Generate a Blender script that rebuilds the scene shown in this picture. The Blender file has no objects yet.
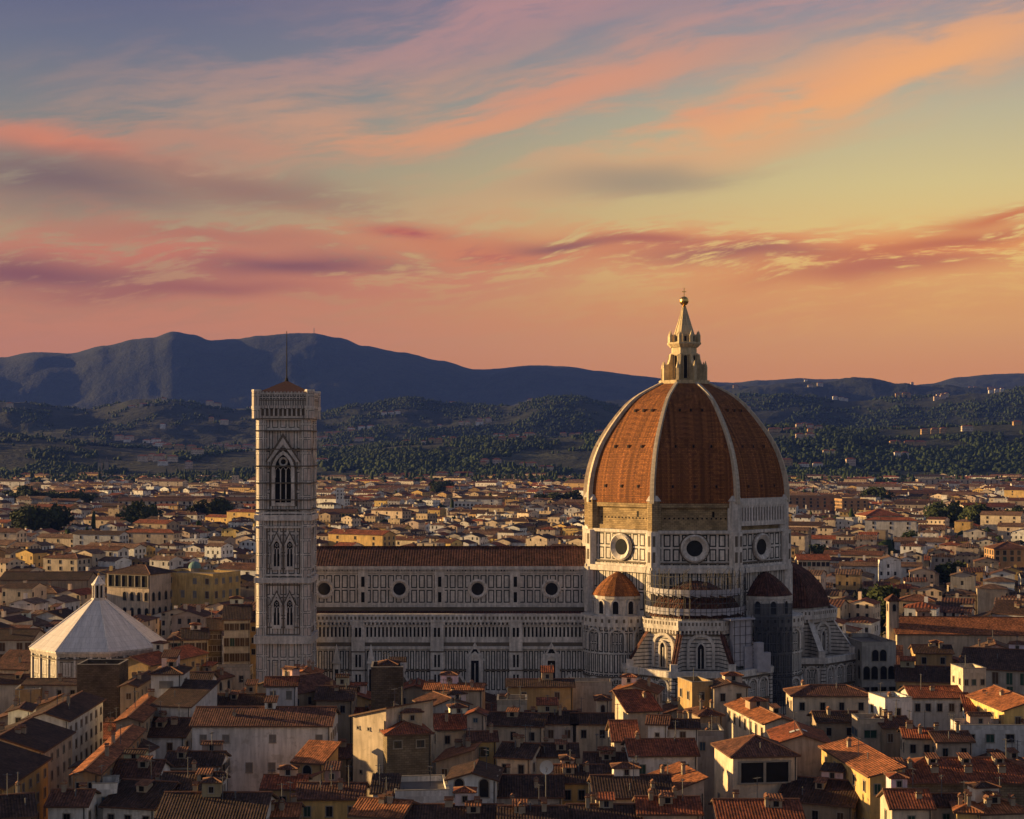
import bpy, math, random
from mathutils import Vector, noise
R = math.radians
C = bpy.context.scene.collection
FOC = 1655.0; HY = 449.0; CZ = 73.0

# ------------------------------------------------------------------ camera
cam_d = bpy.data.cameras.new('camera'); cam = bpy.data.objects.new('camera', cam_d); C.objects.link(cam)
cam.location = (0, 0, CZ); cam.rotation_euler = (R(90), 0, 0)
cam_d.sensor_width = 36.0; cam_d.lens = 36.0 * FOC / 1024.0
cam_d.shift_y = (HY - 409.5) / 1024.0
cam_d.clip_start = 1.0; cam_d.clip_end = 60000
bpy.context.scene.camera = cam

# ------------------------------------------------------------------ view, sun
sc = bpy.context.scene
sc.view_settings.view_transform = 'Standard'; sc.view_settings.look = 'None'
sc.view_settings.exposure = 1.0; sc.view_settings.gamma = 1.0; sc.view_settings.use_curve_mapping = False
sc.cycles.max_bounces = 5; sc.cycles.diffuse_bounces = 2; sc.cycles.glossy_bounces = 2
sc.cycles.transparent_max_bounces = 8; sc.cycles.volume_bounces = 0
sc.cycles.use_denoising = True
HAZE_D = 2.3e-5
SUN_EL = 8.0; SUN_AZ = -77.5        # azimuth clockwise from +Y: just north of west
sd = Vector((math.sin(R(SUN_AZ)) * math.cos(R(SUN_EL)), math.cos(R(SUN_AZ)) * math.cos(R(SUN_EL)), math.sin(R(SUN_EL))))
sl = bpy.data.lights.new('sun', 'SUN'); sun = bpy.data.objects.new('sun', sl); C.objects.link(sun)
sl.energy = 5.0; sl.angle = R(0.5); sl.color = (1.0, 0.64, 0.26)
sun.rotation_euler = sd.to_track_quat('Z', 'Y').to_euler(); sun.location = sd * 300

# ------------------------------------------------------------------ node helper
class NT:
    def __init__(s, tree): s.t = tree; s.n = tree.nodes; s.l = tree.links
    def node(s, typ, **kw):
        nd = s.n.new(typ)
        for k, v in kw.items(): setattr(nd, k, v)
        return nd
    def put(s, sock, v):
        if hasattr(v, 'is_linked') or isinstance(v, bpy.types.NodeSocket): s.l.new(v, sock)
        elif v is not None:
            try: sock.default_value = v
            except Exception: sock.default_value = (*v, 1.0)
    def m(s, op, a, b=None, c=None, clamp=False):
        nd = s.n.new('ShaderNodeMath'); nd.operation = op; nd.use_clamp = clamp
        s.put(nd.inputs[0], a)
        if b is not None: s.put(nd.inputs[1], b)
        if c is not None: s.put(nd.inputs[2], c)
        return nd.outputs[0]
    def mix(s, f, a, b, mode='MIX'):
        nd = s.n.new('ShaderNodeMix'); nd.data_type = 'RGBA'; nd.blend_type = mode
        s.put(nd.inputs[0], f)
        for i, v in ((6, a), (7, b)):
            if isinstance(v, tuple) and len(v) == 3: v = (*v, 1.0)
            s.put(nd.inputs[i], v)
        return nd.outputs[2]
    def ramp(s, f, stops, interp='LINEAR'):
        nd = s.n.new('ShaderNodeValToRGB'); nd.color_ramp.interpolation = interp; e = nd.color_ramp.elements
        while len(e) < len(stops): e.new(0.5)
        for el, (p, c) in zip(e, stops):
            el.position = p; el.color = (*c, 1.0) if len(c) == 3 else c
        s.put(nd.inputs[0], f); return nd.outputs[0]
    def maprange(s, v, a, b, c=0.0, d=1.0, smooth=False):
        nd = s.n.new('ShaderNodeMapRange'); nd.clamp = True
        if smooth: nd.interpolation_type = 'SMOOTHSTEP'
        s.put(nd.inputs[0], v)
        for i, x in enumerate((a, b, c, d)): nd.inputs[i + 1].default_value = x
        return nd.outputs[0]
    def noise(s, vec, scale, detail=3, rough=0.55, out=0):
        nd = s.n.new('ShaderNodeTexNoise'); s.put(nd.inputs['Vector'], vec)
        nd.inputs['Scale'].default_value = scale; nd.inputs['Detail'].default_value = detail; nd.inputs['Roughness'].default_value = rough
        return nd.outputs[out]
    def comb(s, x, y, z=0.0):
        nd = s.n.new('ShaderNodeCombineXYZ')
        for i, v in enumerate((x, y, z)): s.put(nd.inputs[i], v)
        return nd.outputs[0]
    def vscale(s, v, xyz):
        nd = s.n.new('ShaderNodeVectorMath'); nd.operation = 'MULTIPLY'; s.put(nd.inputs[0], v); nd.inputs[1].default_value = xyz
        return nd.outputs[0]

def srgb(r, g, b):
    f = lambda c: (c / 255) / 12.92 if c / 255 < .04045 else ((c / 255 + .055) / 1.055) ** 2.4
    return (f(r), f(g), f(b))

# ------------------------------------------------------------------ world: dusk sky
w = bpy.data.worlds.new('World'); sc.world = w; w.use_nodes = True
T = NT(w.node_tree); T.n.clear()
co = T.node('ShaderNodeTexCoord').outputs['Generated']
sp = T.node('ShaderNodeSeparateXYZ'); T.l.new(co, sp.inputs[0])
X_, Y_, Z_ = sp.outputs
az = T.m('MULTIPLY', T.m('ARCTAN2', X_, Y_), 57.2958)
el = T.m('MULTIPLY', T.m('ARCSINE', Z_), 57.2958)
sky = T.node('ShaderNodeTexSky', sky_type='NISHITA'); sky.sun_disc = False
sky.sun_elevation = R(SUN_EL); sky.sun_rotation = R(SUN_AZ) % (2 * math.pi)
sky.altitude = 100; sky.air_density = 1.2; sky.dust_density = 2.0; sky.ozone_density = 2.0
A = lambda px: math.degrees(math.atan((px - 512) / FOC))
E = lambda y: math.degrees(math.atan((HY - y) / FOC))
# afterglow by height above the horizon, one ramp for the western side and one for the eastern side
ef = T.maprange(el, 0.0, 40.0)
g = lambda y: E(y) / 40.0
left = T.ramp(ef, [(0.0, srgb(196, 126, 98)), (g(350), srgb(196, 124, 100)), (g(300), srgb(184, 122, 102)), (g(240), srgb(176, 142, 118)),
                   (g(175), srgb(152, 138, 124)), (g(110), srgb(124, 124, 130)), (g(50), srgb(106, 110, 130)), (g(0), srgb(98, 100, 126)), (0.6, srgb(70, 78, 108)), (1.0, srgb(58, 66, 98))])
right = T.ramp(ef, [(0.0, srgb(212, 134, 86)), (g(370), srgb(216, 142, 90)), (g(310), srgb(226, 162, 98)), (g(255), srgb(232, 190, 118)),
                    (g(190), srgb(212, 190, 138)), (g(120), srgb(186, 176, 148)), (g(60), srgb(164, 154, 146)), (g(0), srgb(146, 136, 144)), (0.6, srgb(90, 92, 116)), (1.0, srgb(66, 74, 104))])
base = T.mix(T.maprange(az, A(60), A(980), smooth=True), left, right)
# streaked wisps
warp = T.noise(T.comb(T.m('MULTIPLY', az, 0.10), T.m('MULTIPLY', el, 0.25), 3.0), 1.0, 2)
elw = T.m('ADD', el, T.m('MULTIPLY', T.m('SUBTRACT', warp, 0.5), 2.2))
elt = T.m('SUBTRACT', elw, T.m('MULTIPLY', az, 0.10))
st1 = T.noise(T.comb(T.m('MULTIPLY', az, 0.20), T.m('MULTIPLY', elt, 0.85), 1.0), 1.0, 7, 0.6)
st2 = T.noise(T.comb(T.m('MULTIPLY', az, 0.55), T.m('MULTIPLY', elt, 3.4), 7.0), 1.0, 7, 0.66)
elu = T.m('SUBTRACT', elw, T.m('MULTIPLY', az, 0.20))
st0 = T.noise(T.comb(T.m('MULTIPLY', az, 0.13), T.m('MULTIPLY', elu, 0.75), 4.0), 1.0, 7, 0.56)
stm = T.m('ADD', T.m('MULTIPLY', st0, 0.78), T.m('MULTIPLY', st2, 0.22))
def blob(cx, cy, a, b, th, col, k, base, lo, hi, stm):
    b *= 1.2
    x0, y0 = A(cx), E(cy); s = 0.0346
    dx = T.m('SUBTRACT', az, x0); dy = T.m('SUBTRACT', elw, y0)
    c_, s_ = math.cos(R(th)), math.sin(R(th))
    p = T.m('DIVIDE', T.m('ADD', T.m('MULTIPLY', dx, c_), T.m('MULTIPLY', dy, s_)), a * s)
    q = T.m('DIVIDE', T.m('ADD', T.m('MULTIPLY', dx, -s_), T.m('MULTIPLY', dy, c_)), b * s)
    r2 = T.m('ADD', T.m('MULTIPLY', p, p), T.m('MULTIPLY', q, q))
    gm = T.m('EXPONENT', T.m('MULTIPLY', r2, -1.0))
    # noise eats into the soft edge
    f = T.m('MULTIPLY', gm, T.maprange(T.m('ADD', stm, T.m('MULTIPLY', gm, 0.07)), lo, hi, 0.0, 1.0, True))
    return T.mix(T.m('MULTIPLY', f, k, clamp=True), base, srgb(*col))
sky_col = base
stf = T.m('ADD', T.m('MULTIPLY', st1, 0.42), T.m('MULTIPLY', st2, 0.58))
for args in [   # column, row, length, thickness, tilt, colour, strength, threshold, softness, streakiness
    (340, 122, 330, 60, 7, (200, 150, 124), .72, .44, .22, 0),
    (580, 92, 190, 24, 14, (212, 146, 118), .9, .42, .18, 0),
    (430, 137, 150, 15, 5, (220, 150, 112), .7, .42, .18, 0),
    (200, 150, 130, 14, -4, (186, 134, 116), .7, .43, .16, 0),
    (820, 100, 300, 30, 17, (224, 162, 118), .95, .42, .18, 0),
    (900, 84, 170, 14, 14, (236, 168, 112), .9, .42, .16, 0),
    (700, 120, 120, 10, 12, (222, 152, 116), .7, .43, .14, 0),
    (520, 12, 240, 24, 12, (184, 138, 136), .75, .43, .16, 0),
    (880, 8, 200, 18, 8, (192, 144, 138), .75, .43, .16, 0),
    (60, 158, 120, 12, -8, (212, 130, 104), .95, .41, .14, 0),
    (60, 194, 140, 24, -3, (122, 98, 102), .95, .40, .18, 0),
    (250, 195, 130, 14, -7, (148, 112, 104), .85, .42, .14, 1),
    (640, 181, 110, 11, 4, (158, 140, 122), .85, .41, .16, 0),
    (170, 262, 280, 24, -2, (198, 118, 100), .95, .46, .12, 1),
    (360, 278, 260, 24, 3, (204, 126, 100), .85, .47, .11, 1),
    (30, 276, 130, 11, -3, (134, 80, 90), .95, .42, .12, 1),
    (180, 292, 130, 7, 2, (158, 92, 90), .9, .43, .1, 1),
    (300, 265, 110, 9, 3, (136, 84, 92), 1.0, .42, .1, 1),
    (230, 240, 160, 8, -2, (178, 112, 98), .8, .45, .1, 1),
    (405, 231, 44, 5, 0, (176, 88, 86), 1.0, .40, .1, 1),
    (500, 246, 100, 11, -5, (186, 104, 90), 1.0, .42, .1, 1),
    (700, 254, 300, 20, -3, (220, 138, 94), .95, .455, .12, 1),
    (920, 262, 200, 21, 7, (230, 142, 82), .95, .45, .12, 1),
    (740, 262, 110, 8, -2, (164, 98, 88), .9, .44, .09, 1),
    (880, 276, 120, 10, 5, (186, 106, 80), .95, .44, .09, 1),
    (640, 244, 80, 5, -4, (176, 100, 86), .9, .43, .1, 1),
    (1000, 226, 70, 8, 12, (206, 122, 78), 1.0, .41, .1, 1),
    (560, 243, 50, 5, -2, (144, 90, 90), .9, .42, .1, 1),
    (960, 250, 100, 6, 8, (190, 106, 74), .9, .44, .1, 1),
    (200, 325, 420, 16, 0, (204, 126, 100), .5, .44, .14, 1),
    (760, 315, 360, 20, 2, (216, 140, 92), .5, .44, .14, 1),
]:
    sky_col = blob(*args[:5], args[5], args[6], sky_col, args[7], args[7] + args[8], stf if args[9] else stm)
# the glow covers the northern half of the sky; elsewhere the plain sky texture
front = T.maprange(T.m('ABSOLUTE', az), 40.0, 85.0, 1.0, 0.0, True)
up = T.maprange(el, 20.0, 45.0, 1.0, 0.0, True)
fac = T.m('MULTIPLY', front, up)
bgA = T.node('ShaderNodeBackground'); 
belt = T.ramp(T.maprange(el, 0.0, 70.0), [(0.0, (.106, .087, .088)), (.25, (.106, .088, .097)), (.6, (.032, .031, .046)), (1.0, (.017, .019, .032))])   # pink and violet belt opposite the sunset
rest_sky = T.mix(1.0, T.vscale(sky.outputs[0], (.03, .03, .03)), belt, 'ADD')
T.put(bgA.inputs[0], rest_sky); bgA.inputs[1].default_value = 1.0
bgB = T.node('ShaderNodeBackground'); hs = T.node('ShaderNodeHueSaturation'); hs.inputs['Saturation'].default_value = 1.0; tint = T.ramp(T.maprange(el, 0.0, 16.0), [(0.0, (.93, .93, .70)), (.25, (.98, 1.0, .72)), (.45, (.99, 1.0, .82)), (.8, (.98, .98, .93)), (1.0, (.97, .96, .97))])
T.put(hs.inputs['Color'], T.mix(1.0, sky_col, tint, 'MULTIPLY'))
T.put(bgB.inputs[0], hs.outputs[0]); bgB.inputs[1].default_value = 0.56
mx = T.node('ShaderNodeMixShader'); T.l.new(fac, mx.inputs[0]); T.l.new(bgA.outputs[0], mx.inputs[1]); T.l.new(bgB.outputs[0], mx.inputs[2])
wo = T.node('ShaderNodeOutputWorld'); T.l.new(mx.outputs[0], wo.inputs[0])

# ------------------------------------------------------------------ materials
MATS = {}
def newmat(name, rough=0.85):
    m = bpy.data.materials.new(name); m.use_nodes = True; t = NT(m.node_tree)
    b = t.n['Principled BSDF']; b.inputs['Roughness'].default_value = rough
    b.inputs['Specular IOR Level'].default_value = 0.25
    MATS[name] = m
    return m, t, b
def bump(t, b, h, strength, dist):
    nd = t.node('ShaderNodeBump'); nd.inputs['Strength'].default_value = strength; nd.inputs['Distance'].default_value = dist
    t.put(nd.inputs['Height'], h); t.l.new(nd.outputs[0], b.inputs['Normal'])
def uvof(t):
    u = t.node('ShaderNodeUVMap').outputs[0]; s = t.node('ShaderNodeSeparateXYZ'); t.l.new(u, s.inputs[0]); return u, s.outputs[0], s.outputs[1]
def objco(t): return t.node('ShaderNodeTexCoord').outputs['Object']
def plain(name, col, rough=0.8, var=0.25, scale=0.6, metal=0.0):
    m, t, b = newmat(name, rough)
    n = t.noise(objco(t), scale, 4)
    t.put(b.inputs['Base Color'], t.mix(1.0, (*col, 1.0), t.ramp(n, [(0.3, (1 - var,) * 3), (0.7, (1 + var * .4,) * 3)]), 'MULTIPLY'))
    b.inputs['Metallic'].default_value = metal
    return m
def colour_source(t, attr):
    if attr:
        a = t.node('ShaderNodeAttribute'); a.attribute_name = 'Col'; return a.outputs['Color']
    return t.node('ShaderNodeObjectInfo').outputs['Color']
def plaster(name, attr=False, wins=False):
    m, t, b = newmat(name, 0.9)
    uv, u, v = uvof(t); col = colour_source(t, attr)
    rnd = t.node('ShaderNodeObjectInfo').outputs['Random']
    uo = t.comb(u, v, t.m('MULTIPLY', rnd, 50.0))
    n1 = t.noise(uo, 0.22, 4); n2 = t.noise(t.vscale(uo, (1.6, .18, 1)), 1.0, 4)
    k = t.m('MULTIPLY', t.maprange(n1, .3, .7, .72, 1.08), t.maprange(n2, .35, .7, 1.06, .7))
    c = t.mix(1.0, col, t.comb(k, k, k), 'MULTIPLY')
    n3 = t.noise(uo, .5, 3, .5); n4 = t.noise(uo, 1.3, 5, .7)
    c = t.mix(t.maprange(n3, .60, .64, 0, .35), c, (.30, .26, .21)); c = t.mix(t.maprange(n4, .58, .74, 0, .45), c, (.11, .095, .08))
    if wins:
        fu = t.m('FRACT', t.m('DIVIDE', u, 3.3)); fv = t.m('FRACT', t.m('DIVIDE', v, 3.6))
        wu = t.m('LESS_THAN', t.m('ABSOLUTE', t.m('SUBTRACT', fu, .5)), .17); wv = t.m('LESS_THAN', t.m('ABSOLUTE', t.m('SUBTRACT', fv, .5)), .25)
        ce = t.node('ShaderNodeTexWhiteNoise'); ce.noise_dimensions = '2D'
        t.l.new(t.comb(t.m('FLOOR', t.m('DIVIDE', u, 3.3)), t.m('FLOOR', t.m('DIVIDE', v, 3.6))), ce.inputs['Vector'])
        wm = t.m('MULTIPLY', t.m('MULTIPLY', wu, wv), t.m('GREATER_THAN', ce.outputs[0], .3))
        c = t.mix(wm, c, (0.03, 0.03, 0.03))
    t.put(b.inputs['Base Color'], c)
    bump(t, b, t.noise(uo, 2.5, 4), .25, .06)
plaster('plaster'); plaster('plaster_far', attr=True, wins=True); plaster('plaster_mid', wins=True)
def tiles(name, attr=False, period=0.5, fixed=None):
    m, t, b = newmat(name, 0.85)
    uv, u, v = uvof(t)
    col = (*fixed, 1.0) if fixed else colour_source(t, attr)
    rnd = t.node('ShaderNodeObjectInfo').outputs['Random']
    uo = t.comb(u, v, t.m('MULTIPLY', rnd, 50.0))
    n1 = t.noise(uo, 0.25, 5, .65); n2 = t.noise(t.vscale(uo, (3.0, .5, 1)), 1.0, 3); n3 = t.noise(uo, 3.0, 2)
    n4 = t.noise(uo, .9, 3)
    k = t.m('MULTIPLY', t.m('MULTIPLY', t.maprange(n1, .3, .72, .5, 1.25), t.maprange(n2, .3, .7, .72, 1.2)), t.maprange(n3, .3, .7, .7, 1.25))
    wv = t.m('SINE', t.m('MULTIPLY', u, 2 * math.pi / period))
    row = t.m('FRACT', t.m('DIVIDE', v, .42))
    st = t.maprange(wv, -1, .6, .55, 1.08)
    ce = t.node('ShaderNodeTexWhiteNoise'); ce.noise_dimensions = '2D'
    t.l.new(t.comb(t.m('FLOOR', t.m('DIVIDE', u, period)), t.m('FLOOR', t.m('DIVIDE', v, period * 1.2))), ce.inputs['Vector'])
    k2 = t.m('MULTIPLY', t.m('MULTIPLY', k, st), t.maprange(ce.outputs[0], 0, 1, .55, 1.4))
    c = t.mix(1.0, col, t.comb(k2, k2, k2), 'MULTIPLY')
    c = t.mix(t.maprange(n4, .58, .78, 0, .45), c, (0.055, 0.045, 0.036))   # lichen and soot
    t.put(b.inputs['Base Color'], c)
    bump(t, b, t.m('ADD', wv, t.m('MULTIPLY', row, .5)), .55, .08)
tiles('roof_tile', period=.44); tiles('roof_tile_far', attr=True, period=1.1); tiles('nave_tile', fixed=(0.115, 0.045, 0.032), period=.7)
plain('flat_roof', (0.17, 0.14, 0.12)); plain('stone_trim', (0.32, 0.28, 0.23)); plain('dark_stone', (0.16, 0.13, 0.10), scale=.4)
plain('chimney_plaster', (0.33, 0.27, 0.20), scale=1.5); plain('terracotta', (0.20, 0.092, 0.055), scale=2); plain('eave', (0.13, 0.07, 0.045), scale=2); plain('iron', (0.05, 0.045, 0.04), .6)
plain('glass_dark', (0.018, 0.02, 0.024), .18, .3); plain('shutter_green', (0.03, 0.07, 0.05)); plain('shutter_brown', (0.09, 0.055, 0.035))
plain('shutter_grey', (0.20, 0.19, 0.18)); plain('shutter_blue', (0.05, 0.09, 0.14)); plain('white_cloth', (0.42, 0.40, 0.44), .8, .2, .8)
plain('opening', (0.012, 0.011, 0.011)); plain('gold', (0.80, 0.50, 0.16), .3, .1, .6, 1.0); plain('copper_green', (0.16, 0.27, 0.25))
plain('canvas_blue', (0.06, 0.07, 0.10)); plain('dish_white', (0.6, 0.6, 0.58)); plain('asphalt', (0.05, 0.048, 0.046), .9, .3, .15)
plain('lead', (0.12, 0.12, 0.13)); plain('solar', (0.03, 0.05, 0.10), .25)
def rough_stone(name, col, sc_=1.0):
    m, t, b = newmat(name, .95); uv, u, v = uvof(t)
    br = t.node('ShaderNodeTexBrick'); t.l.new(uv, br.inputs['Vector']); br.inputs['Scale'].default_value = sc_
    br.inputs['Brick Width'].default_value = .9; br.inputs['Row Height'].default_value = .4; br.inputs['Mortar Size'].default_value = .04
    c = lambda k: tuple(x * k for x in col) + (1,)
    br.inputs['Color1'].default_value = c(1.1); br.inputs['Color2'].default_value = c(.7); br.inputs['Mortar'].default_value = c(.5)
    n = t.noise(uv, .3, 5)
    t.put(b.inputs['Base Color'], t.mix(1.0, br.outputs[0], t.ramp(n, [(.3, (.6,) * 3), (.7, (1.25,) * 3)]), 'MULTIPLY'))
    bump(t, b, br.outputs['Fac'], .5, .06)
rough_stone('rubble_wall', (0.13, 0.095, 0.065)); rough_stone('ochre_brick', (0.40, 0.29, 0.16), .8); rough_stone('tan_stone', (0.22, 0.17, 0.11))
MW = (0.76, 0.69, 0.63); MG = (0.012, 0.018, 0.018); MP = (0.50, 0.33, 0.27)
def marble(name, pw=2.0, ph=4.4, margin=.22, line=.28, ou=0.0, ov=0.0, kind='panel', fill=0.0, white=MW):
    """white marble with dark green inlay in framed rectangles or in bands, measured in metres on the wall"""
    m, t, b = newmat(name, .7); uv, u, v = uvof(t)
    def dist(x, p, o):
        f = t.m('MULTIPLY', t.m('FRACT', t.m('DIVIDE', t.m('ADD', x, o + 500 * p), p)), p)
        return t.m('MINIMUM', f, t.m('SUBTRACT', p, f))
    n1 = t.noise(uv, .12, 5); n2 = t.noise(t.vscale(uv, (1.2, .15, 1)), 1.0, 4); n3 = t.noise(uv, 1.4, 3)
    k = t.m('MULTIPLY', t.maprange(n1, .3, .7, .68, 1.12), t.maprange(n2, .35, .72, 1.08, .58))
    k = t.m('MULTIPLY', k, t.maprange(n3, .3, .7, .8, 1.12))
    wcol = t.mix(1.0, (*white, 1), t.comb(k, k, k), 'MULTIPLY')
    if kind == 'panel':
        d = t.m('MINIMUM', dist(u, pw, ou), dist(v, ph, ov))
        mk = t.m('MULTIPLY', t.m('GREATER_THAN', d, margin), t.m('LESS_THAN', d, margin + line))
        c = wcol
        if fill: c = t.mix(t.m('MULTIPLY', t.m('GREATER_THAN', d, margin + line + fill), .4), c, MP)
        c = t.mix(mk, c, MG)
    elif kind == 'band':
        d = dist(v, ph, ov); mk = t.m('LESS_THAN', d, line)
        c = t.mix(mk, wcol, MG)
    else:
        c = wcol
    t.put(b.inputs['Base Color'], c)
marble('marble_plain', kind='plain'); marble('marble_drum', 2.35, 3.7, .28, .32, ou=1.17, ov=.5)
marble('marble_clerestory', 2.05, 3.9, .24, .27, ov=3.2, ou=.4); marble('marble_aisle', 1.4, 5.3, .18, .26, ov=.3)
marble('marble_crossing', 2.3, 5.2, .25, .34, ou=1.15); marble('marble_band', ph=.95, line=.11, kind='band')
marble('marble_tower', 2.2, 5.2, .3, .2, fill=.28, ou=1.1); marble('marble_pink', 1.5, 3.6, .2, .13, fill=.14, ou=.75)
marble('marble_baptistery', 2.6, 5.4, .35, .22, ou=1.3, white=(.60, .54, .47)); 
def slab_roof():
    m, t, b = newmat('marble_roof', .6); uv, u, v = uvof(t)
    br = t.node('ShaderNodeTexBrick'); t.l.new(uv, br.inputs['Vector']); br.inputs['Scale'].default_value = 1; br.inputs['Brick Width'].default_value = 1.5; br.inputs['Row Height'].default_value = 1.9
    br.inputs['Mortar Size'].default_value = .05; br.inputs['Color1'].default_value = (.80, .74, .71, 1); br.inputs['Color2'].default_value = (.74, .68, .65, 1); br.inputs['Mortar'].default_value = (.60, .54, .52, 1)
    n = t.noise(t.vscale(uv, (1.0, .12, 1)), 1.0, 5, .65); n2 = t.noise(uv, .3, 4)
    k = t.m('MULTIPLY', t.maprange(n, .35, .7, 1.06, .74), t.maprange(n2, .3, .7, .9, 1.05))
    t.put(b.inputs['Base Color'], t.mix(1.0, br.outputs[0], t.comb(k, k, k), 'MULTIPLY'))
slab_roof()
marble('marble_portal', .9, 2.6, .12, .2); marble('marble_rib', kind='plain', white=(.64, .54, .42)); marble('marble_lantern', kind='plain', white=(.72, .56, .34))
# dome brick
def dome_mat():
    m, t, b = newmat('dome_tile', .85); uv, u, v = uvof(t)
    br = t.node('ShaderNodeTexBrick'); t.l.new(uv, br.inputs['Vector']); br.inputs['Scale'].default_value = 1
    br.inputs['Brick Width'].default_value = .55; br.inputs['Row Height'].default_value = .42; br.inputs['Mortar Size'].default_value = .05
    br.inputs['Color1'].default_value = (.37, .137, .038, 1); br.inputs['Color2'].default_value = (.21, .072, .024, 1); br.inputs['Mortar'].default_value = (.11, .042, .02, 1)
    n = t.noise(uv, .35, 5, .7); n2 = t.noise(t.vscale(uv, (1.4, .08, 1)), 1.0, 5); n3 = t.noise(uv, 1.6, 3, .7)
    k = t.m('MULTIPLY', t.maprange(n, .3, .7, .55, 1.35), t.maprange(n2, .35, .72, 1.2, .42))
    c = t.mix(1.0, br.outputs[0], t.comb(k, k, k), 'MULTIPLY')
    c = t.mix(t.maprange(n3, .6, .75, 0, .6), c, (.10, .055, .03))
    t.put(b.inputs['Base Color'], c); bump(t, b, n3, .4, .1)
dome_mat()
def leaf_mat(name, c1, c2, scale=.4):
    m, t, b = newmat(name, .9); n = t.noise(t.node('ShaderNodeNewGeometry').outputs['Position'], scale, 3, .6)
    t.put(b.inputs['Base Color'], t.ramp(n, [(.3, c1), (.7, c2)]))
leaf_mat('foliage', (.018, .030, .012), (.060, .075, .022)); leaf_mat('wood_foliage', (.009, .020, .006), (.034, .054, .014), .008)
plain('bark', (.10, .075, .055))
def net_mat():
    m, t, b = newmat('netting', .9); b.inputs['Base Color'].default_value = (.035, .04, .055, 1); b.inputs['Alpha'].default_value = .78
net_mat()

# ------------------------------------------------------------------ mesh builder
class M:
    def __init__(s): s.v = []; s.f = []; s.mi = []; s.mats = []
    def mid(s, m):
        if m not in s.mats: s.mats.append(m)
        return s.mats.index(m)
    def face(s, pts, mat):
        i = len(s.v); s.v.extend(pts); s.f.append(tuple(range(i, i + len(pts)))); s.mi.append(s.mid(mat))
    def box(s, x0, x1, y0, y1, z0, z1, mat, bottom=True):
        i = len(s.v)
        s.v.extend([(x0, y0, z0), (x1, y0, z0), (x1, y1, z0), (x0, y1, z0), (x0, y0, z1), (x1, y0, z1), (x1, y1, z1), (x0, y1, z1)])
        fs = [(0, 1, 5, 4), (1, 2, 6, 5), (2, 3, 7, 6), (3, 0, 4, 7), (4, 5, 6, 7)] + ([(3, 2, 1, 0)] if bottom else [])
        k = s.mid(mat)
        for f in fs: s.f.append(tuple(i + j for j in f)); s.mi.append(k)
    def frustum(s, c, r0, r1, z0, z1, n, mat, rot=0.0, cap=True, capmat=None, c1=None, a0=0, a1=None):
        """n-sided; r = corner radius, rot degrees of first corner; a0,a1 = index span for partial rings"""
        c1 = c1 or c; a1 = n if a1 is None else a1
        P = lambda cc, r, z, k: (cc[0] + r * math.cos(R(rot + 360.0 * k / n)), cc[1] + r * math.sin(R(rot + 360.0 * k / n)), z)
        for k in range(a0, a1):
            if r1 > 1e-3: s.face([P(c, r0, z0, k), P(c, r0, z0, k + 1), P(c1, r1, z1, k + 1), P(c1, r1, z1, k)], mat)
            else: s.face([P(c, r0, z0, k), P(c, r0, z0, k + 1), (c1[0], c1[1], z1)], mat)
        if cap and r1 > 1e-3: s.face([P(c1, r1, z1, k) for k in range(n)], capmat or mat)
    def prism(s, poly, z0, z1, mat, capmat=None):
        n = len(poly)
        for k in range(n):
            a, b_ = poly[k], poly[(k + 1) % n]
            s.face([(*a, z0), (*b_, z0), (*b_, z1), (*a, z1)], mat)
        s.face([(*p, z1) for p in poly], capmat or mat)
    def lathe(s, c, prof, n, mat, rot=0.0):
        for (r0, z0), (r1, z1) in zip(prof, prof[1:]):
            if r0 < 1e-3:
                s.frustum(c, r1, r0, z1, z0, n, mat, rot, cap=False)
            else: s.frustum(c, r0, r1, z0, z1, n, mat, rot, cap=False)
    def tube(s, a, b_, r, mat, n=5):
        a = Vector(a); b_ = Vector(b_); d = (b_ - a).normalized(); q = d.to_track_quat('Z', 'Y')
        ring = [q @ Vector((r * math.cos(2 * math.pi * k / n), r * math.sin(2 * math.pi * k / n), 0)) for k in range(n)]
        for k in range(n):
            s.face([tuple(a + ring[k]), tuple(a + ring[(k + 1) % n]), tuple(b_ + ring[(k + 1) % n]), tuple(b_ + ring[k])], mat)
        s.face([tuple(b_ + x) for x in ring], mat)
    def data(s, name, smooth=False):
        me = bpy.data.meshes.new(name); me.from_pydata(s.v, [], s.f)
        for m in s.mats: me.materials.append(MATS[m])
        me.polygons.foreach_set('material_index', s.mi)
        uvl = me.uv_layers.new(name='UVMap').data
        V = me.vertices
        for p in me.polygons:
            n = p.normal
            if abs(n.z) > .97 or n.length < .5: t_ = Vector((1, 0, 0)); b_ = Vector((0, 1, 0))
            else:
                t_ = Vector((-n.y, n.x, 0)).normalized(); b_ = n.cross(t_)
            for li in p.loop_indices:
                co_ = V[me.loops[li].vertex_index].co; uvl[li].uv = (co_.dot(t_), co_.dot(b_))
        if smooth: me.polygons.foreach_set('use_smooth', [True] * len(me.polygons))
        me.update(); return me
    def obj(s, name, parent=None, loc=(0, 0, 0), rz=0.0, smooth=False):
        o = bpy.data.objects.new(name, s.data(name, smooth)); C.objects.link(o)
        o.location = loc; o.rotation_euler = (0, 0, rz)
        if parent: o.parent = parent
        return o
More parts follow.
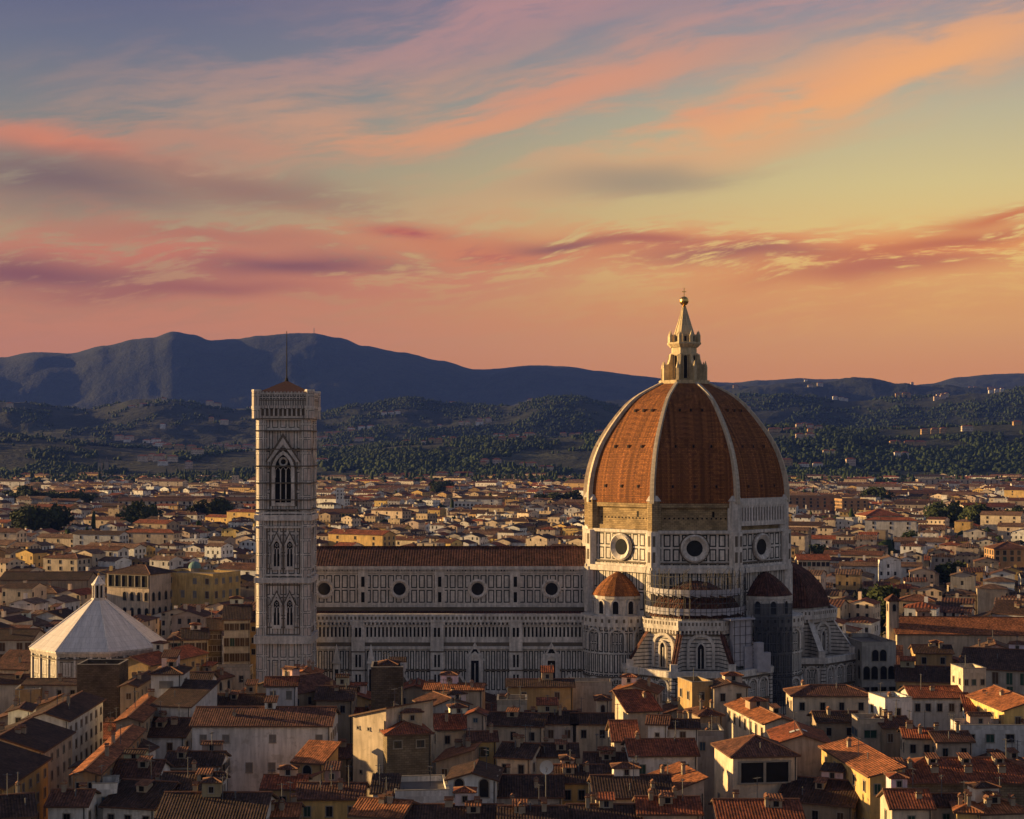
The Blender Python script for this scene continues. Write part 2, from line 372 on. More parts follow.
class F:
    """a wall plane: u along the wall, v up, w outwards"""
    def __init__(s, m, o, ang):
        s.m = m; s.o = Vector(o); s.n = Vector((math.cos(R(ang)), math.sin(R(ang)), 0)); s.t = Vector((-s.n.y, s.n.x, 0))
    def P(s, u, v, w_): return tuple(s.o + s.t * u + s.n * w_ + Vector((0, 0, v)))
    def box(s, u0, u1, v0, v1, w0, w1, mat):
        P = s.P; a = [P(u0, v0, w1), P(u1, v0, w1), P(u1, v1, w1), P(u0, v1, w1)]; b_ = [P(u0, v0, w0), P(u1, v0, w0), P(u1, v1, w0), P(u0, v1, w0)]
        s.m.face(a, mat)
        for k in range(4):
            j = (k + 1) % 4; s.m.face([b_[k], b_[j], a[j], a[k]], mat)
    def poly(s, pts, w_, mat): s.m.face([s.P(u, v, w_) for u, v in pts], mat)
    @staticmethod
    def arch(u, v0, wd, h, pointed=True, n=6, full=False):
        """outline of an arched opening, from bottom left over the top to bottom right"""
        r = wd / 2; vs = v0 + h - (wd * .8 if pointed else r); pts = [(u + r, v0)]
        if pointed:
            for k in range(n + 1):
                f = k / n; pts.append((u + r - wd * (1 - math.cos(f * math.pi / 3)) , vs + wd * .8 / math.sin(math.pi / 3) * math.sin(f * math.pi / 3)))
            right_side = pts[1:]
            pts += [(2 * u - a, b_) for a, b_ in reversed(right_side[:-1])]
        else:
            for k in range(2 * n + 1):
                a = math.pi * k / (2 * n); pts.append((u + r * math.cos(a), vs + r * math.sin(a)))
        pts.append((u - r, v0)); return pts
    def arch_ring(s, u, v0, wd, h, th, w0, w1, mat, pointed=True, open_bottom=True):
        inn = s.arch(u, v0, wd, h, pointed); out = s.arch(u, v0, wd + 2 * th, h + th * 1.1, pointed)
        for k in range(len(inn) - 1):
            a, b_, c, d = inn[k], inn[k + 1], out[k + 1], out[k]
            s.m.face([s.P(*d, w1), s.P(*c, w1), s.P(*b_, w1), s.P(*a, w1)], mat)
            s.m.face([s.P(*d, w0), s.P(*c, w0), s.P(*c, w1), s.P(*d, w1)], mat)
            s.m.face([s.P(*b_, w0), s.P(*a, w0), s.P(*a, w1), s.P(*b_, w1)], mat)
    def ring(s, u, v, prof, mat, n=24):
        """lathe about the wall normal; prof = [(radius, w)]"""
        for (r0, w0), (r1, w1) in zip(prof, prof[1:]):
            for k in range(n):
                a, b_ = 2 * math.pi * k / n, 2 * math.pi * (k + 1) / n
                s.m.face([s.P(u + r0 * math.cos(a), v + r0 * math.sin(a), w0), s.P(u + r1 * math.cos(a), v + r1 * math.sin(a), w1),
                          s.P(u + r1 * math.cos(b_), v + r1 * math.sin(b_), w1), s.P(u + r0 * math.cos(b_), v + r0 * math.sin(b_), w0)][::-1], mat)
    def disc(s, u, v, r, w_, mat, n=24): s.poly([(u + r * math.cos(2 * math.pi * k / n), v + r * math.sin(2 * math.pi * k / n)) for k in range(n)], w_, mat)

def tag(o, label, cat, group=None):
    o['label'] = label; o['category'] = cat
    if group: o['group'] = group
    return o
def empty(name, loc=(0, 0, 0), rz=0.0):
    o = bpy.data.objects.new(name, None); C.objects.link(o); o.location = loc; o.rotation_euler = (0, 0, rz); o.empty_display_size = 1; return o
def struct(o, kind='structure'): o['kind'] = kind; return o
def px(x, D): return (x - 512) * D / FOC
def dist(y, Z): return FOC * (CZ - Z) / (y - HY)
# ================================================================== TERRAIN
def prof(pts):
    def f(x):
        if x <= pts[0][0]: return pts[0][1]
        for (a, ya), (b_, yb) in zip(pts, pts[1:]):
            if x <= b_:
                k = (x - a) / (b_ - a); k = k * k * (3 - 2 * k); return ya + (yb - ya) * k
        return pts[-1][1]
    return f
ridge_far = prof([(-600, 400), (-200, 372), (0, 357), (35, 352), (70, 354), (105, 345), (135, 339), (152, 337), (172, 331), (192, 334), (212, 340), (235, 339), (262, 335), (290, 333), (312, 333), (338, 338), (365, 347), (400, 354), (440, 362), (475, 370), (500, 369), (530, 368), (560, 370), (600, 373), (640, 376), (690, 381), (735, 384), (760, 381), (800, 379), (830, 380), (870, 384), (905, 386), (930, 384), (960, 378), (1000, 375), (1030, 374), (1300, 385), (1700, 400)])
ridge_mid = prof([(-600, 430), (0, 402), (80, 408), (160, 398), (240, 412), (320, 421), (360, 414), (400, 411), (450, 413), (500, 411), (540, 406), (580, 405), (610, 410), (660, 420), (720, 406), (760, 403), (800, 402), (850, 405), (900, 401), (950, 398), (985, 394), (1024, 388), (1300, 380), (1700, 410)])
ridge_mid2 = prof([(-600, 430), (300, 420), (640, 400), (740, 384), (790, 380), (830, 379), (860, 380), (900, 386), (940, 392), (1024, 396), (1700, 410)])
ridge_low = prof([(-600, 452), (0, 441), (120, 446), (220, 447), (320, 446), (420, 442), (520, 439), (600, 436), (700, 430), (800, 428), (900, 432), (1024, 428), (1700, 440)])
def zz(y, D): return CZ + (HY - y) * D / FOC
def land(x, D_):
    """height of the land at column x (direction) and distance D_"""
    D3 = 3350.0
    ks = [(D3, 0.0), (4600.0, zz(ridge_low(x), 4600)), (5300.0, zz(ridge_low(x), 4600) * .75), (6600.0, zz(ridge_mid(x), 6600)), (7600, zz(ridge_mid(x), 6600) * .62),
          (9000., max(zz(ridge_mid2(x), 9000), zz(ridge_mid(x), 6600) * .7)), (9800., zz(ridge_mid2(x), 9000) * .75), (12000., zz(ridge_far(x), 12000)), (14500., zz(ridge_far(x), 12000) * .5), (20000., 60.), (60000., 0.)]
    if D_ <= D3: return 0.0
    for (a, za), (b_, zb) in zip(ks, ks[1:]):
        if D_ <= b_:
            k = (D_ - a) / (b_ - a); k = k * k * (3 - 2 * k); z = za + (zb - za) * k; break
    else: return 0.0
    return z
def land_n(X, Yd):
    D_ = max(Yd, 1.0); x = 512 + FOC * X / D_
    z = land(x, D_)
    if D_ > 3350:
        am = min(1.0, (D_ - 3350) / 1500) * (1 - .7 * min(1.0, max(0.0, (D_ - 10300) / 1500)))
        p = Vector((X / 900, Yd / 900, 0.3))
        z += am * (noise.fractal(p, .85, 2.1, 8) * 52 + abs(noise.fractal(p * .45, 1.0, 2.0, 3)) * -40 + 10) * min(1.5, D_ / 7000)
    return z
def build_terrain():
    azs = [-170 + 12 * k for k in range(12)] + [-28 + .0 * k for k in range(0)]
    azs = [a for a in azs if a < -30] + [-28, -25, -22] + [-20 + 40 * k / 620 for k in range(621)] + [22, 25, 28] + [38 + 12 * k for k in range(12)]
    ds = [30, 120, 300, 700, 1500, 2500, 3200, 3350]; d = 3350
    while d < 13200: d += 32 + (d - 3350) * .004; ds.append(d)
    ds += [14000, 15000, 17000, 20000, 28000, 45000]
    vs = [(0, 0, 0)]; fs = []
    for a in azs:
        for d in ds:
            if abs(a) < 60:
                X = d * math.tan(R(a)); Yd = d; z = land_n(X, Yd)
            else: X = d * 2 * math.sin(R(a)); Yd = d * 2 * math.cos(R(a)); z = 0
            vs.append((X, Yd, z))
    nd = len(ds)
    for i in range(len(azs)):
        i2 = (i + 1) % len(azs)
        fs.append((0, 1 + i2 * nd, 1 + i * nd))
        for j in range(nd - 1):
            fs.append((1 + i * nd + j, 1 + i2 * nd + j, 1 + i2 * nd + j + 1, 1 + i * nd + j + 1))
    me = bpy.data.meshes.new('ground'); me.from_pydata(vs, [], fs)
    me.polygons.foreach_set('use_smooth', [True] * len(me.polygons)); me.update()
    m, t, b = newmat('land', .95)
    po = t.node('ShaderNodeNewGeometry').outputs['Position']
    s = t.node('ShaderNodeSeparateXYZ'); t.l.new(po, s.inputs[0])
    n1 = t.noise(po, .0012, 5, .6); n2 = t.noise(po, .012, 5, .7); n3 = t.noise(po, .05, 3)
    forest = t.ramp(t.m('ADD', t.m('MULTIPLY', n2, .6), t.m('MULTIPLY', n3, .4)), [(.35, (.007, .012, .006)), (.65, (.024, .032, .013))])
    vo = t.node('ShaderNodeTexVoronoi'); t.put(vo.inputs['Vector'], po); vo.inputs['Scale'].default_value = .006
    field = t.mix(t.maprange(n3, .3, .7), (.065, .064, .03), (.04, .052, .022))
    sepc = t.node('ShaderNodeSeparateColor'); t.l.new(vo.outputs['Color'], sepc.inputs[0])
    low = t.maprange(s.outputs[2], 90, 420, 1.0, .12)
    fm = t.m('MULTIPLY', t.m('MULTIPLY', t.m('GREATER_THAN', sepc.outputs[0], .62), t.maprange(n1, .48, .58)), low)
    hill = t.mix(fm, forest, field)
    city = t.mix(n2, (.028, .026, .024), (.045, .040, .034))
    fl = t.m('LESS_THAN', t.m('ADD', s.outputs[1], t.m('MULTIPLY', n2, 500)), 3550)
    t.put(b.inputs['Base Color'], t.mix(fl, hill, city))
    bump(t, b, t.m('MULTIPLY', t.m('SUBTRACT', 1.0, fl), t.m('ADD', n2, t.m('MULTIPLY', n3, .4))), .9, 14)
    me.materials.append(m)
    o = bpy.data.objects.new('ground', me); C.objects.link(o); struct(o)
build_terrain()

# ================================================================== TREES
rng = random.Random(7)
ICO = None
def ico(sub=1):
    import bmesh
    bm = bmesh.new(); bmesh.ops.create_icosphere(bm, subdivisions=sub, radius=1.0)
    v = [tuple(x.co) for x in bm.verts]; f = [tuple(y.index for y in x.verts) for x in bm.faces]; bm.free(); return v, f
def forest():
    import numpy as np
    V, Fc = ico(2); V = np.array(V); Fc = np.array(Fc, dtype=np.int32)
    rr = np.random.RandomState(3)
    P = []
    tries = 0
    while len(P) < 62000 and tries < 900000:
        tries += 1
        D_ = 3250 + 3900 * rng.random() ** 1.5
        x = rng.uniform(-40, 1064); X = px(x, D_)
        cl = noise.noise(Vector((X / 300, D_ / 420, 1.0))) + .7 * noise.noise(Vector((X / 110, D_ / 160, 5.0))) + .4 * noise.noise(Vector((X / 45, D_ / 60, 8.0)))
        lim = (-.25 if D_ < 3900 else -.08) if x > 300 else (.12 if D_ < 3900 else .18)
        if D_ < 3350: lim = .2
        if cl < lim: continue
        P.append((X, D_, land_n(X, D_), rng.choice((2.4, 3, 3.4, 4, 5, 6)) * rng.uniform(.8, 1.15)))
    # small groves reaching down into the town edge
    for gx, gy, gn, gs in [(20, 484, 60, 60), (60, 482, 60, 70), (220, 478, 90, 90), (180, 470, 60, 120), (350, 474, 120, 100), (480, 478, 80, 100), (560, 476, 60, 80), (790, 474, 90, 90), (860, 478, 60, 60), (980, 476, 120, 80)]:
        D0 = FOC * CZ / (gy - HY + 6)
        for _ in range(gn): P.append((px(gx, D0) + rng.gauss(0, gs), D0 + rng.gauss(0, gs * 1.2), 0, rng.uniform(3.5, 6.5)))
    for _ in range(170):    # wooded edge of the town
        D0 = rng.uniform(2850, 3350); gx = rng.uniform(-20, 1040)
        for _ in range(rng.randint(10, 60)): P.append((px(gx, D0) + rng.gauss(0, 70), D0 + rng.gauss(0, 25), 7, rng.uniform(4, 8)))
    for _ in range(230):   # street trees and gardens, in loose clumps all over the far town
        D0 = rng.uniform(950, 3350); gx = rng.uniform(-20, 1040); n_ = rng.randint(3, 22)
        for _ in range(n_): P.append((px(gx, D0) + rng.gauss(0, 16 + D0 * .012), D0 + rng.gauss(0, 12), 3, rng.uniform(3.2, 6.2)))
    allP = np.array(P); parts_v = []; parts_f = []; base_ = 0
    for (V, Fc), P in ((ico(2), allP[allP[:, 1] < 4100]), (ico(1), allP[allP[:, 1] >= 4100])):
        V = np.array(V); Fc = np.array(Fc, dtype=np.int32); N = len(P)
        jit = 1 + .6 * (rr.rand(N, len(V), 1) - .5)
        cy_ = rr.rand(N) < .1; sxy = np.where(cy_, .42, 1.0); sz_ = np.where(cy_, 1.9, 1.0)
        sc3 = np.stack([P[:, 3] * rr.uniform(.8, 1.3, N) * sxy, P[:, 3] * rr.uniform(.8, 1.3, N) * sxy, P[:, 3] * rr.uniform(.7, 1.4, N) * sz_], 1)
        vv = V[None] * jit * sc3[:, None] + np.stack([P[:, 0], P[:, 1], P[:, 2] + P[:, 3] * .7], 1)[:, None]
        ff = Fc[None] + (np.arange(N) * len(V))[:, None, None] + base_
        base_ += N * len(V); parts_v.append(vv.reshape(-1, 3)); parts_f.append(ff.reshape(-1, 3))
    vv = np.concatenate(parts_v); ff = np.concatenate(parts_f)
    me = bpy.data.meshes.new('woodland'); me.vertices.add(len(vv)); me.vertices.foreach_set('co', vv.astype('f').ravel())
    me.loops.add(ff.size); me.loops.foreach_set('vertex_index', ff.ravel().astype('i'))
    me.polygons.add(len(ff)); me.polygons.foreach_set('loop_start', (np.arange(len(ff)) * 3).astype('i'))
    me.update(calc_edges=True); me.materials.append(MATS['wood_foliage'])
    o = bpy.data.objects.new('woodland', me); C.objects.link(o); struct(o, 'stuff')
    o['label'] = 'dark green woodland covering the foot of the hills behind the city'
forest()
def tree_meshes():
    out = []
    for k in range(4):
        r = random.Random(50 + k); m = M()
        cl = [(r.uniform(-2.6, 2.6), r.uniform(-2.6, 2.6), r.uniform(4.2, 8.6), r.uniform(1.3, 2.3)) for _ in range(13)]
        for cx, cy, cz, cr in cl:
            for _ in range(85):
                d = Vector((r.gauss(0, 1), r.gauss(0, 1), r.gauss(0, .8))).normalized() * cr * r.uniform(.65, 1.12)
                c = Vector((cx, cy, cz)) + d; s_ = r.uniform(.28, .6)
                a = Vector((r.gauss(0, 1), r.gauss(0, 1), r.gauss(0, 1))).normalized(); b_ = a.orthogonal().normalized()
                m.face([tuple(c + a * s_), tuple(c + b_ * s_), tuple(c - a * s_), tuple(c - b_ * s_ * .8)], 'foliage')
        t = M()
        for z0, z1, r0, r1 in ((0, 2.6, .38, .28), (2.6, 5.5, .28, .16)): t.frustum((0, 0), r0, r1, z0, z1, 7, 'bark')
        for _ in range(5): t.tube((0, 0, r.uniform(2.3, 4)), (r.uniform(-2, 2), r.uniform(-2, 2), r.uniform(5, 7)), .11, 'bark')
        out.append((m.data('crown'), t.data('trunk')))
    return out
TREES = tree_meshes()
def tree(x, D_, s=1.0, z=0.0, label='', group='trees among the rooftops'):
    k = rng.randrange(4); r = empty('tree', (px(x, D_), D_, z), rng.uniform(0, 6)); r.scale = (s, s, s * rng.uniform(.85, 1.1))
    tag(r, label, 'tree', group)
    for nm, me in zip(('crown', 'trunk'), TREES[k]):
        o = bpy.data.objects.new(nm, me); C.objects.link(o); o.parent = r

# ================================================================== CATHEDRAL
DC = (46.8, 450.0)
def octa(c, ap, rot=22.5):
    r = ap / math.cos(R(22.5)); return [(c[0] + r * math.cos(R(rot + 45 * k)), c[1] + r * math.sin(R(rot + 45 * k))) for k in range(8)]
CR = lambda ap: ap / math.cos(R(22.5))
cath = empty('cathedral', (0, 0, 0))
tag(cath, 'huge marble cathedral with red tiled octagonal dome, lantern and long nave', 'cathedral')
O = (DC[0], DC[1], 0)     # parts built about the dome centre get this location
NX0, NX1 = -61.0, 20.8
def cathedral():
    # nave clerestory
    m = M(); m.box(NX0, NX1 + 1, 440, 460, 25, 41.0, 'marble_clerestory')
    f = F(m, (0, 440, 0), -90)
    f.box(NX0, NX1, 40.0, 40.5, 0, .35, 'marble_plain'); f.box(NX0, NX1, 41.0, 41.9, -.3, .9, 'marble_plain')
    f.box(NX0, NX1, 31.0, 31.7, 0, .3, 'marble_plain'); f.box(NX0, NX1, 35.65, 36.0, 0, .12, 'marble_plain')
    f.box(NX0, NX1, 29.6, 31.0, 0, .12, 'dark_stone')
    u = NX0
    while u < NX1 - 1: f.box(u, u + .35, 40.5, 41.0, 0, .7, 'marble_plain'); u += .8
    for u in (-60.2, -39.6, -19.2, .9, 20.1):
        f.box(u - 1.3, u + 1.3, 31.0, 41.0, 0, .5, 'marble_plain')
        for vv in (32.3, 36.4): f.box(u - .45, u + .45, vv, vv + 2.7, .5, .56, 'opening')
    m.obj('clerestory_wall', cath)
    m = M()   # roof
    for sy, ye in ((-1, 439.1), (1, 460.9)):
        pts = [(NX0 - .6, ye, 41.9), (NX1 + 1, ye, 41.9), (NX1 + 1, 450, 46.4), (NX0 - .6, 450, 46.4)]
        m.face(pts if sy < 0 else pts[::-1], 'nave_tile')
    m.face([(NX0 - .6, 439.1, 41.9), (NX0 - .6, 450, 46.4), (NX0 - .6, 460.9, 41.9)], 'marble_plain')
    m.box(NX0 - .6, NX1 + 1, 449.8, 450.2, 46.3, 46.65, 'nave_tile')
    m.obj('nave_roof', cath)
    for u in (-49.9, -29.9, -9.15, 10.5):
        m = M(); f = F(m, (0, 440, 0), -90)
        f.ring(u, 35.8, [(2.65, 0), (2.65, .45), (2.2, .62), (1.7, .25), (1.62, .08)], 'marble_plain')
        o = m.obj('round_window', cath)
        m = M(); f = F(m, (0, 440, 0), -90); f.disc(u, 35.8, 1.75, .15, 'glass_dark'); m.obj('glass', o)
    # aisle
    m = M(); m.box(NX0, NX1 + 2, 429, 471, 0, 28.2, 'marble_aisle')
    f = F(m, (0, 429, 0), -90)
    f.box(NX0, NX1 + 2, 21.2, 21.9, 0, .6, 'marble_plain'); f.box(NX0, NX1 + 2, 22.9, 24.3, 0, .25, 'marble_plain')
    f.box(NX0, NX1 + 2, 21.9, 22.9, 0, .15, 'dark_stone')
    f.box(NX0, NX1 + 2, 24.3, 27.1, .02, .06, 'opening'); f.box(NX0, NX1 + 2, 26.9, 27.5, 0, .45, 'marble_plain')
    f.box(NX0, NX1 + 2, 15.4, 15.9, 0, .2, 'dark_stone'); f.box(NX0, NX1 + 2, 9.5, 10.3, 0, .3, 'marble_plain')
    u = NX0 + .3
    while u < NX1 + 1.6:
        f.box(u, u + .52, 24.3, 26.9, 0, .3, 'marble_plain'); u += 1.02
    for u in (-60, -39.8, -19.4, 1.0, 21.3):
        f.box(u - 1.7, u + 1.7, 0, 28.2, 0, 1.1, 'marble_plain')
        for vv in (11.5, 16.6):
            for du in (-.7, .25): f.box(u + du, u + du + .5, vv, vv + 3.2, 1.1, 1.16, 'opening')
        for vv in (10.4, 15.6, 20.4): f.box(u - 1.75, u + 1.75, vv, vv + .35, 0, 1.2, 'dark_stone')
        for du in (-.8, .2): f.box(u + du, u + du + .6, 24.4, 26.8, 1.1, 1.15, 'opening')
    m.obj('aisle_wall', cath)
    m = M(); f = F(m, (0, 429, 0), -90)
    f.box(NX0, NX1 + 2, 28.2, 30.3, -.6, 1.3, 'marble_plain')
    u = NX0 + .2
    while u < NX1 + 2: f.box(u, u + .45, 27.5, 28.2, .1, 1.2, 'marble_plain'); f.box(u + .1, u + .6, 28.9, 29.7, 1.3, 1.34, 'dark_stone'); u += 1.05
    m.obj('parapet', cath)
    m = M()
    m.face([(NX0, 429.7, 29.0), (NX1 + 1, 429.7, 29.0), (NX1 + 1, 440, 30.0), (NX0, 440, 30.0)], 'nave_tile')
    m.face([(NX1 + 1, 470.3, 28.4), (NX0, 470.3, 28.4), (NX0, 460, 30.6), (NX1 + 1, 460, 30.6)], 'nave_tile')
    m.obj('aisle_roof', cath)
    for u, h in ((-9.6, 8.6), (10.2, 8.2)):
        m = M(); f = F(m, (0, 429, 0), -90)
        f.poly(F.arch(u, 11.2, 2.0, h), .35, 'glass_dark')
        f.arch_ring(u, 11.2, 2.0, h, .75, 0, .8, 'marble_plain'); f.box(u - .1, u + .1, 11.2, 17.5, .3, .5, 'marble_plain')
        f.poly([(u - 2.6, 18.2), (u + 2.6, 18.2), (u, 23.0)], .5, 'marble_plain'); f.poly([(u - 1.0, 20.1), (u + 1.0, 20.1), (u, 22.0)], .55, 'opening')
        f.box(u - 2.2, u - 1.6, 9, 20, 0, .7, 'marble_plain'); f.box(u + 1.6, u + 2.2, 9, 20, 0, .7, 'marble_plain')
        m.obj('gothic_window', cath)
    for u in (-52.6, -45.4, -36.5):   # crested niches near the tower
        m = M(); f = F(m, (0, 429, 0), -90)
        f.box(u - .9, u + .9, 6, 17.5, 0, .7, 'marble_plain'); f.box(u - .45, u + .45, 9, 16, .7, .76, 'opening')
        m2 = [f.P(u - 1.1, 17.5, 0.1), f.P(u + 1.1, 17.5, .1), f.P(u + 1.1, 17.5, 1.2), f.P(u - 1.1, 17.5, 1.2)]; top = f.P(u, 22.6, .6)
        for k in range(4): m.face([m2[k], m2[(k + 1) % 4], top][::-1], 'marble_plain')
        m.obj('pinnacle', cath)
    for u in (-56.5, -41, -33.6, -28, -13.6, 14.8):   # gabled blind panels at the base
        m = M(); f = F(m, (0, 429, 0), -90); f.box(u - 1.5, u + 1.5, 4, 12.0, 0, .35, 'marble_portal'); f.poly([(u - 2.2, 12), (u + 2.2, 12), (u, 15.2)], .4, 'marble_plain'); f.poly([(u - 1, 12.5), (u + 1, 12.5), (u, 14.1)], .45, 'dark_stone'); m.obj('blind_portal', cath)
    # crossing
    cx = M(); cx.frustum((0, 0), CR(26), CR(26), 0, 42.3, 8, 'marble_crossing', 22.5)
    for k in range(8):
        f = F(cx, (26 * math.cos(R(45 * k)), 26 * math.sin(R(45 * k)), 0), 45 * k)
        f.box(-11.3, 11.3, 30.2, 31.2, 0, .8, 'marble_plain')
        f.box(-11.6, 11.6, 41.2, 42.6, -.2, 1.3, 'marble_plain')
    for k in range(8):
        a = R(22.5 + 45 * k); r = CR(26)
        cx.frustum((r * math.cos(a), r * math.sin(a)), 1.7, 1.7, 30, 42, 8, 'marble_plain', 22.5)
    cx.obj('crossing_wall', cath, O)
    # drum
    d = M(); AP = 25.7
    d.frustum((0, 0), CR(AP), CR(AP), 42.3, 51.8, 8, 'marble_drum', 22.5)
    for k in range(8):
        f = F(d, (AP * math.cos(R(45 * k)), AP * math.sin(R(45 * k)), 0), 45 * k)
        f.box(-10.8, 10.8, 42.6, 43.2, 0, .7, 'marble_plain'); f.box(-10.9, 10.9, 51.3, 52.1, -.1, .8, 'marble_plain')
        f.box(-10.9, 10.9, 43.5, 43.9, 0, .5, 'dark_stone')
    for k in range(8):
        a = R(22.5 + 45 * k); r = CR(AP) - .3
        d.frustum((r * math.cos(a), r * math.sin(a)), 1.9, 1.9, 42.6, 51.7, 8, 'marble_plain', 22.5)
        for s_ in (-22.5, 22.5):
            nx = a + R(s_)
            f = F(d, (0, 0, 0), math.degrees(nx)); rr_ = 1.9 * math.cos(R(22.5)) + r * math.cos(R(22.5)); uu = -r * math.sin(R(s_))
            for vv in (43.9, 48.0): f.box(uu - .34, uu + .34, vv, vv + 2.7, rr_, rr_ + .05, 'dark_stone')
    d.obj('drum', cath, O)
    for k in (3, 4, 5, 6, 7, 8):
        f0 = (AP * math.cos(R(45 * k)), AP * math.sin(R(45 * k)), 0)
        m = M(); f = F(m, f0, 45 * k)
        f.ring(0, 47.5, [(3.6, 0), (3.6, .6), (3.2, .9), (2.0, .12)], 'marble_plain', 28)
        f.ring(0, 47.5, [(3.95, .05), (3.6, .05)], 'dark_stone', 28)
        o = m.obj('round_window', cath, O); m = M(); f = F(m, f0, 45 * k); f.disc(0, 47.5, 2.15, .18, 'glass_dark', 28); m.obj('glass', o)
    # unfinished band under the dome, gallery on the south east side
    bnd = M(); AB = 25.0
    bnd.frustum((0, 0), CR(AB), CR(AB), 51.8, 59.0, 8, 'ochre_brick', 22.5)
    for k in range(8):
        f = F(bnd, (AB * math.cos(R(45 * k)), AB * math.sin(R(45 * k)), 0), 45 * k)
        f.box(-10.3, 10.3, 57.9, 59.0, -.1, .9, 'ochre_brick')
        if k != 7:
            f.box(-9.6, 9.6, 52.2, 53.2, 0, .5, 'ochre_brick')
            u = -9
            while u < 9: f.box(u, u + .45, 54.9, 55.3, .0, .05, 'opening'); u += 1.2
            f.box(4.6, 5.2, 55.4, 56.9, 0, .05, 'opening')
    for k in range(8):
        a = R(22.5 + 45 * k); r = CR(AB) - .2
        bnd.frustum((r * math.cos(a), r * math.sin(a)), 1.9, 1.9, 51.9, 59.6, 8, 'ochre_brick' if k not in (7, 6) else 'marble_plain', 22.5)
        bnd.frustum((r * math.cos(a), r * math.sin(a)), 2.2, 1.4, 59.6, 61.0, 8, 'marble_plain', 22.5)
    bnd.obj('brick_band', cath, O)
    g = M(); f = F(g, (AB * math.cos(R(-45)), AB * math.sin(R(-45)), 0), -45)
    f.box(-10.2, 10.2, 53.2, 54.4, 0, 1.5, 'marble_plain'); f.box(-10.2, 10.2, 58.4, 60.3, .2, 1.5, 'marble_plain')
    f.box(-9.6, 9.6, 54.4, 58.4, .1, .2, 'opening')
    for k in range(17):
        u = -9.4 + 18.8 * k / 16; f.box(u - .28, u + .28, 54.4, 58.4, .2, 1.4, 'marble_plain')
    f.box(-9.6, 9.6, 57.9, 58.4, .2, 1.3, 'marble_plain')
    g.obj('gallery', cath, O)
    # dome
    PR = [(59, 29.0), (63, 28.8), (67.8, 27.9), (73.3, 25.9), (78.6, 22.6), (84, 18.2), (87, 14.8), (89.0, 11.3), (90.4, 8.4), (91.1, 6.8)]
    def pr(z):
        for (a, ra), (b_, rb) in zip(PR, PR[1:]):
            if z <= b_: k = (z - a) / (b_ - a); return ra + (rb - ra) * k
        return PR[-1][1]
    # smooth profile by sampling a Catmull-Rom curve through PR
    cur = []
    for i in range(len(PR) - 1):
        p0, p1, p2, p3 = PR[max(i - 1, 0)], PR[i], PR[i + 1], PR[min(i + 2, len(PR) - 1)]
        for s_ in range(4):
            t_ = s_ / 4
            cr = lambda a, b_, c, d_: .5 * (2 * b_ + (c - a) * t_ + (2 * a - 5 * b_ + 4 * c - d_) * t_ ** 2 + (3 * b_ - a - 3 * c + d_) * t_ ** 3)
            cur.append((cr(p0[0], p1[0], p2[0], p3[0]), cr(p0[1], p1[1], p2[1], p3[1])))
    cur.append(PR[-1])
    dm = M()
    for (z0, r0), (z1, r1) in zip(cur, cur[1:]): dm.frustum((0, 0), r0 - .9, r1 - .9, z0, z1, 8, 'dome_tile', 22.5, cap=False)
    dome = dm.obj('dome', cath, O)
    for k in range(8):
        for zz_, us in ((62.9, (-5.6, 0, 5.6)), (73.4, (-4.6, 0, 4.6)), (83.2, (-2.9, 0, 2.9))):
            if k not in (4, 5, 6, 7): continue
            i = min(range(len(cur)), key=lambda q: abs(cur[q][0] - zz_)); r_ = (cur[i][1] - .9) * math.cos(R(22.5))
            for u in us:
                m = M(); f = F(m, (r_ * math.cos(R(45 * k)), r_ * math.sin(R(45 * k)), 0), 45 * k)
                z_ = cur[i][0]; f.box(u - .3, u + .3, z_ - .05, z_ + .8, -1.2, .2, 'ochre_brick' if 0 else 'terracotta'); f.box(u - .24, u + .24, z_ + .02, z_ + .72, .2, .24, 'opening')
                m.obj('vent', dome)
    for k in range(8):
        a = R(22.5 + 45 * k); n = Vector((math.cos(a), math.sin(a), 0)); t_ = Vector((-n.y, n.x, 0)); m = M()
        for (z0, r0), (z1, r1) in zip(cur, cur[1:]):
            w0 = .72 - .26 * (z0 - 59) / 33; w1 = .72 - .26 * (z1 - 59) / 33
            q = [n * (r0 - .9 - 1) - t_ * w0, n * (r0) - t_ * w0 * .8, n * r0 + t_ * w0 * .8, n * (r0 - .9 - 1) + t_ * w0]
            Q = [n * (r1 - .9 - 1) - t_ * w1, n * (r1) - t_ * w1 * .8, n * r1 + t_ * w1 * .8, n * (r1 - .9 - 1) + t_ * w1]
            for i in range(3):
                m.face([(q[i].x, q[i].y, z0), (q[i + 1].x, q[i + 1].y, z0), (Q[i + 1].x, Q[i + 1].y, z1), (Q[i].x, Q[i].y, z1)], 'marble_rib')
        m.obj('rib', dome)
    # lantern
    L = M()
    L.frustum((0, 0), 7.0, 7.2, 91.2, 92.3, 8, 'marble_lantern', 22.5)
    L.frustum((0, 0), 3.55, 3.55, 92.3, 101.6, 8, 'marble_lantern', 22.5)
    L.frustum((0, 0), 4.0, 4.0, 99.2, 99.7, 8, 'marble_lantern', 22.5)
    L.frustum((0, 0), 3.9, 4.8, 101.3, 102.2, 8, 'marble_lantern', 22.5); L.frustum((0, 0), 4.8, 4.8, 102.2, 102.6, 8, 'marble_lantern', 22.5)
    L.frustum((0, 0), 3.0, 2.9, 102.6, 105.0, 8, 'marble_lantern', 22.5)
    lan = L.obj('lantern', cath, (O[0], O[1], -.75))
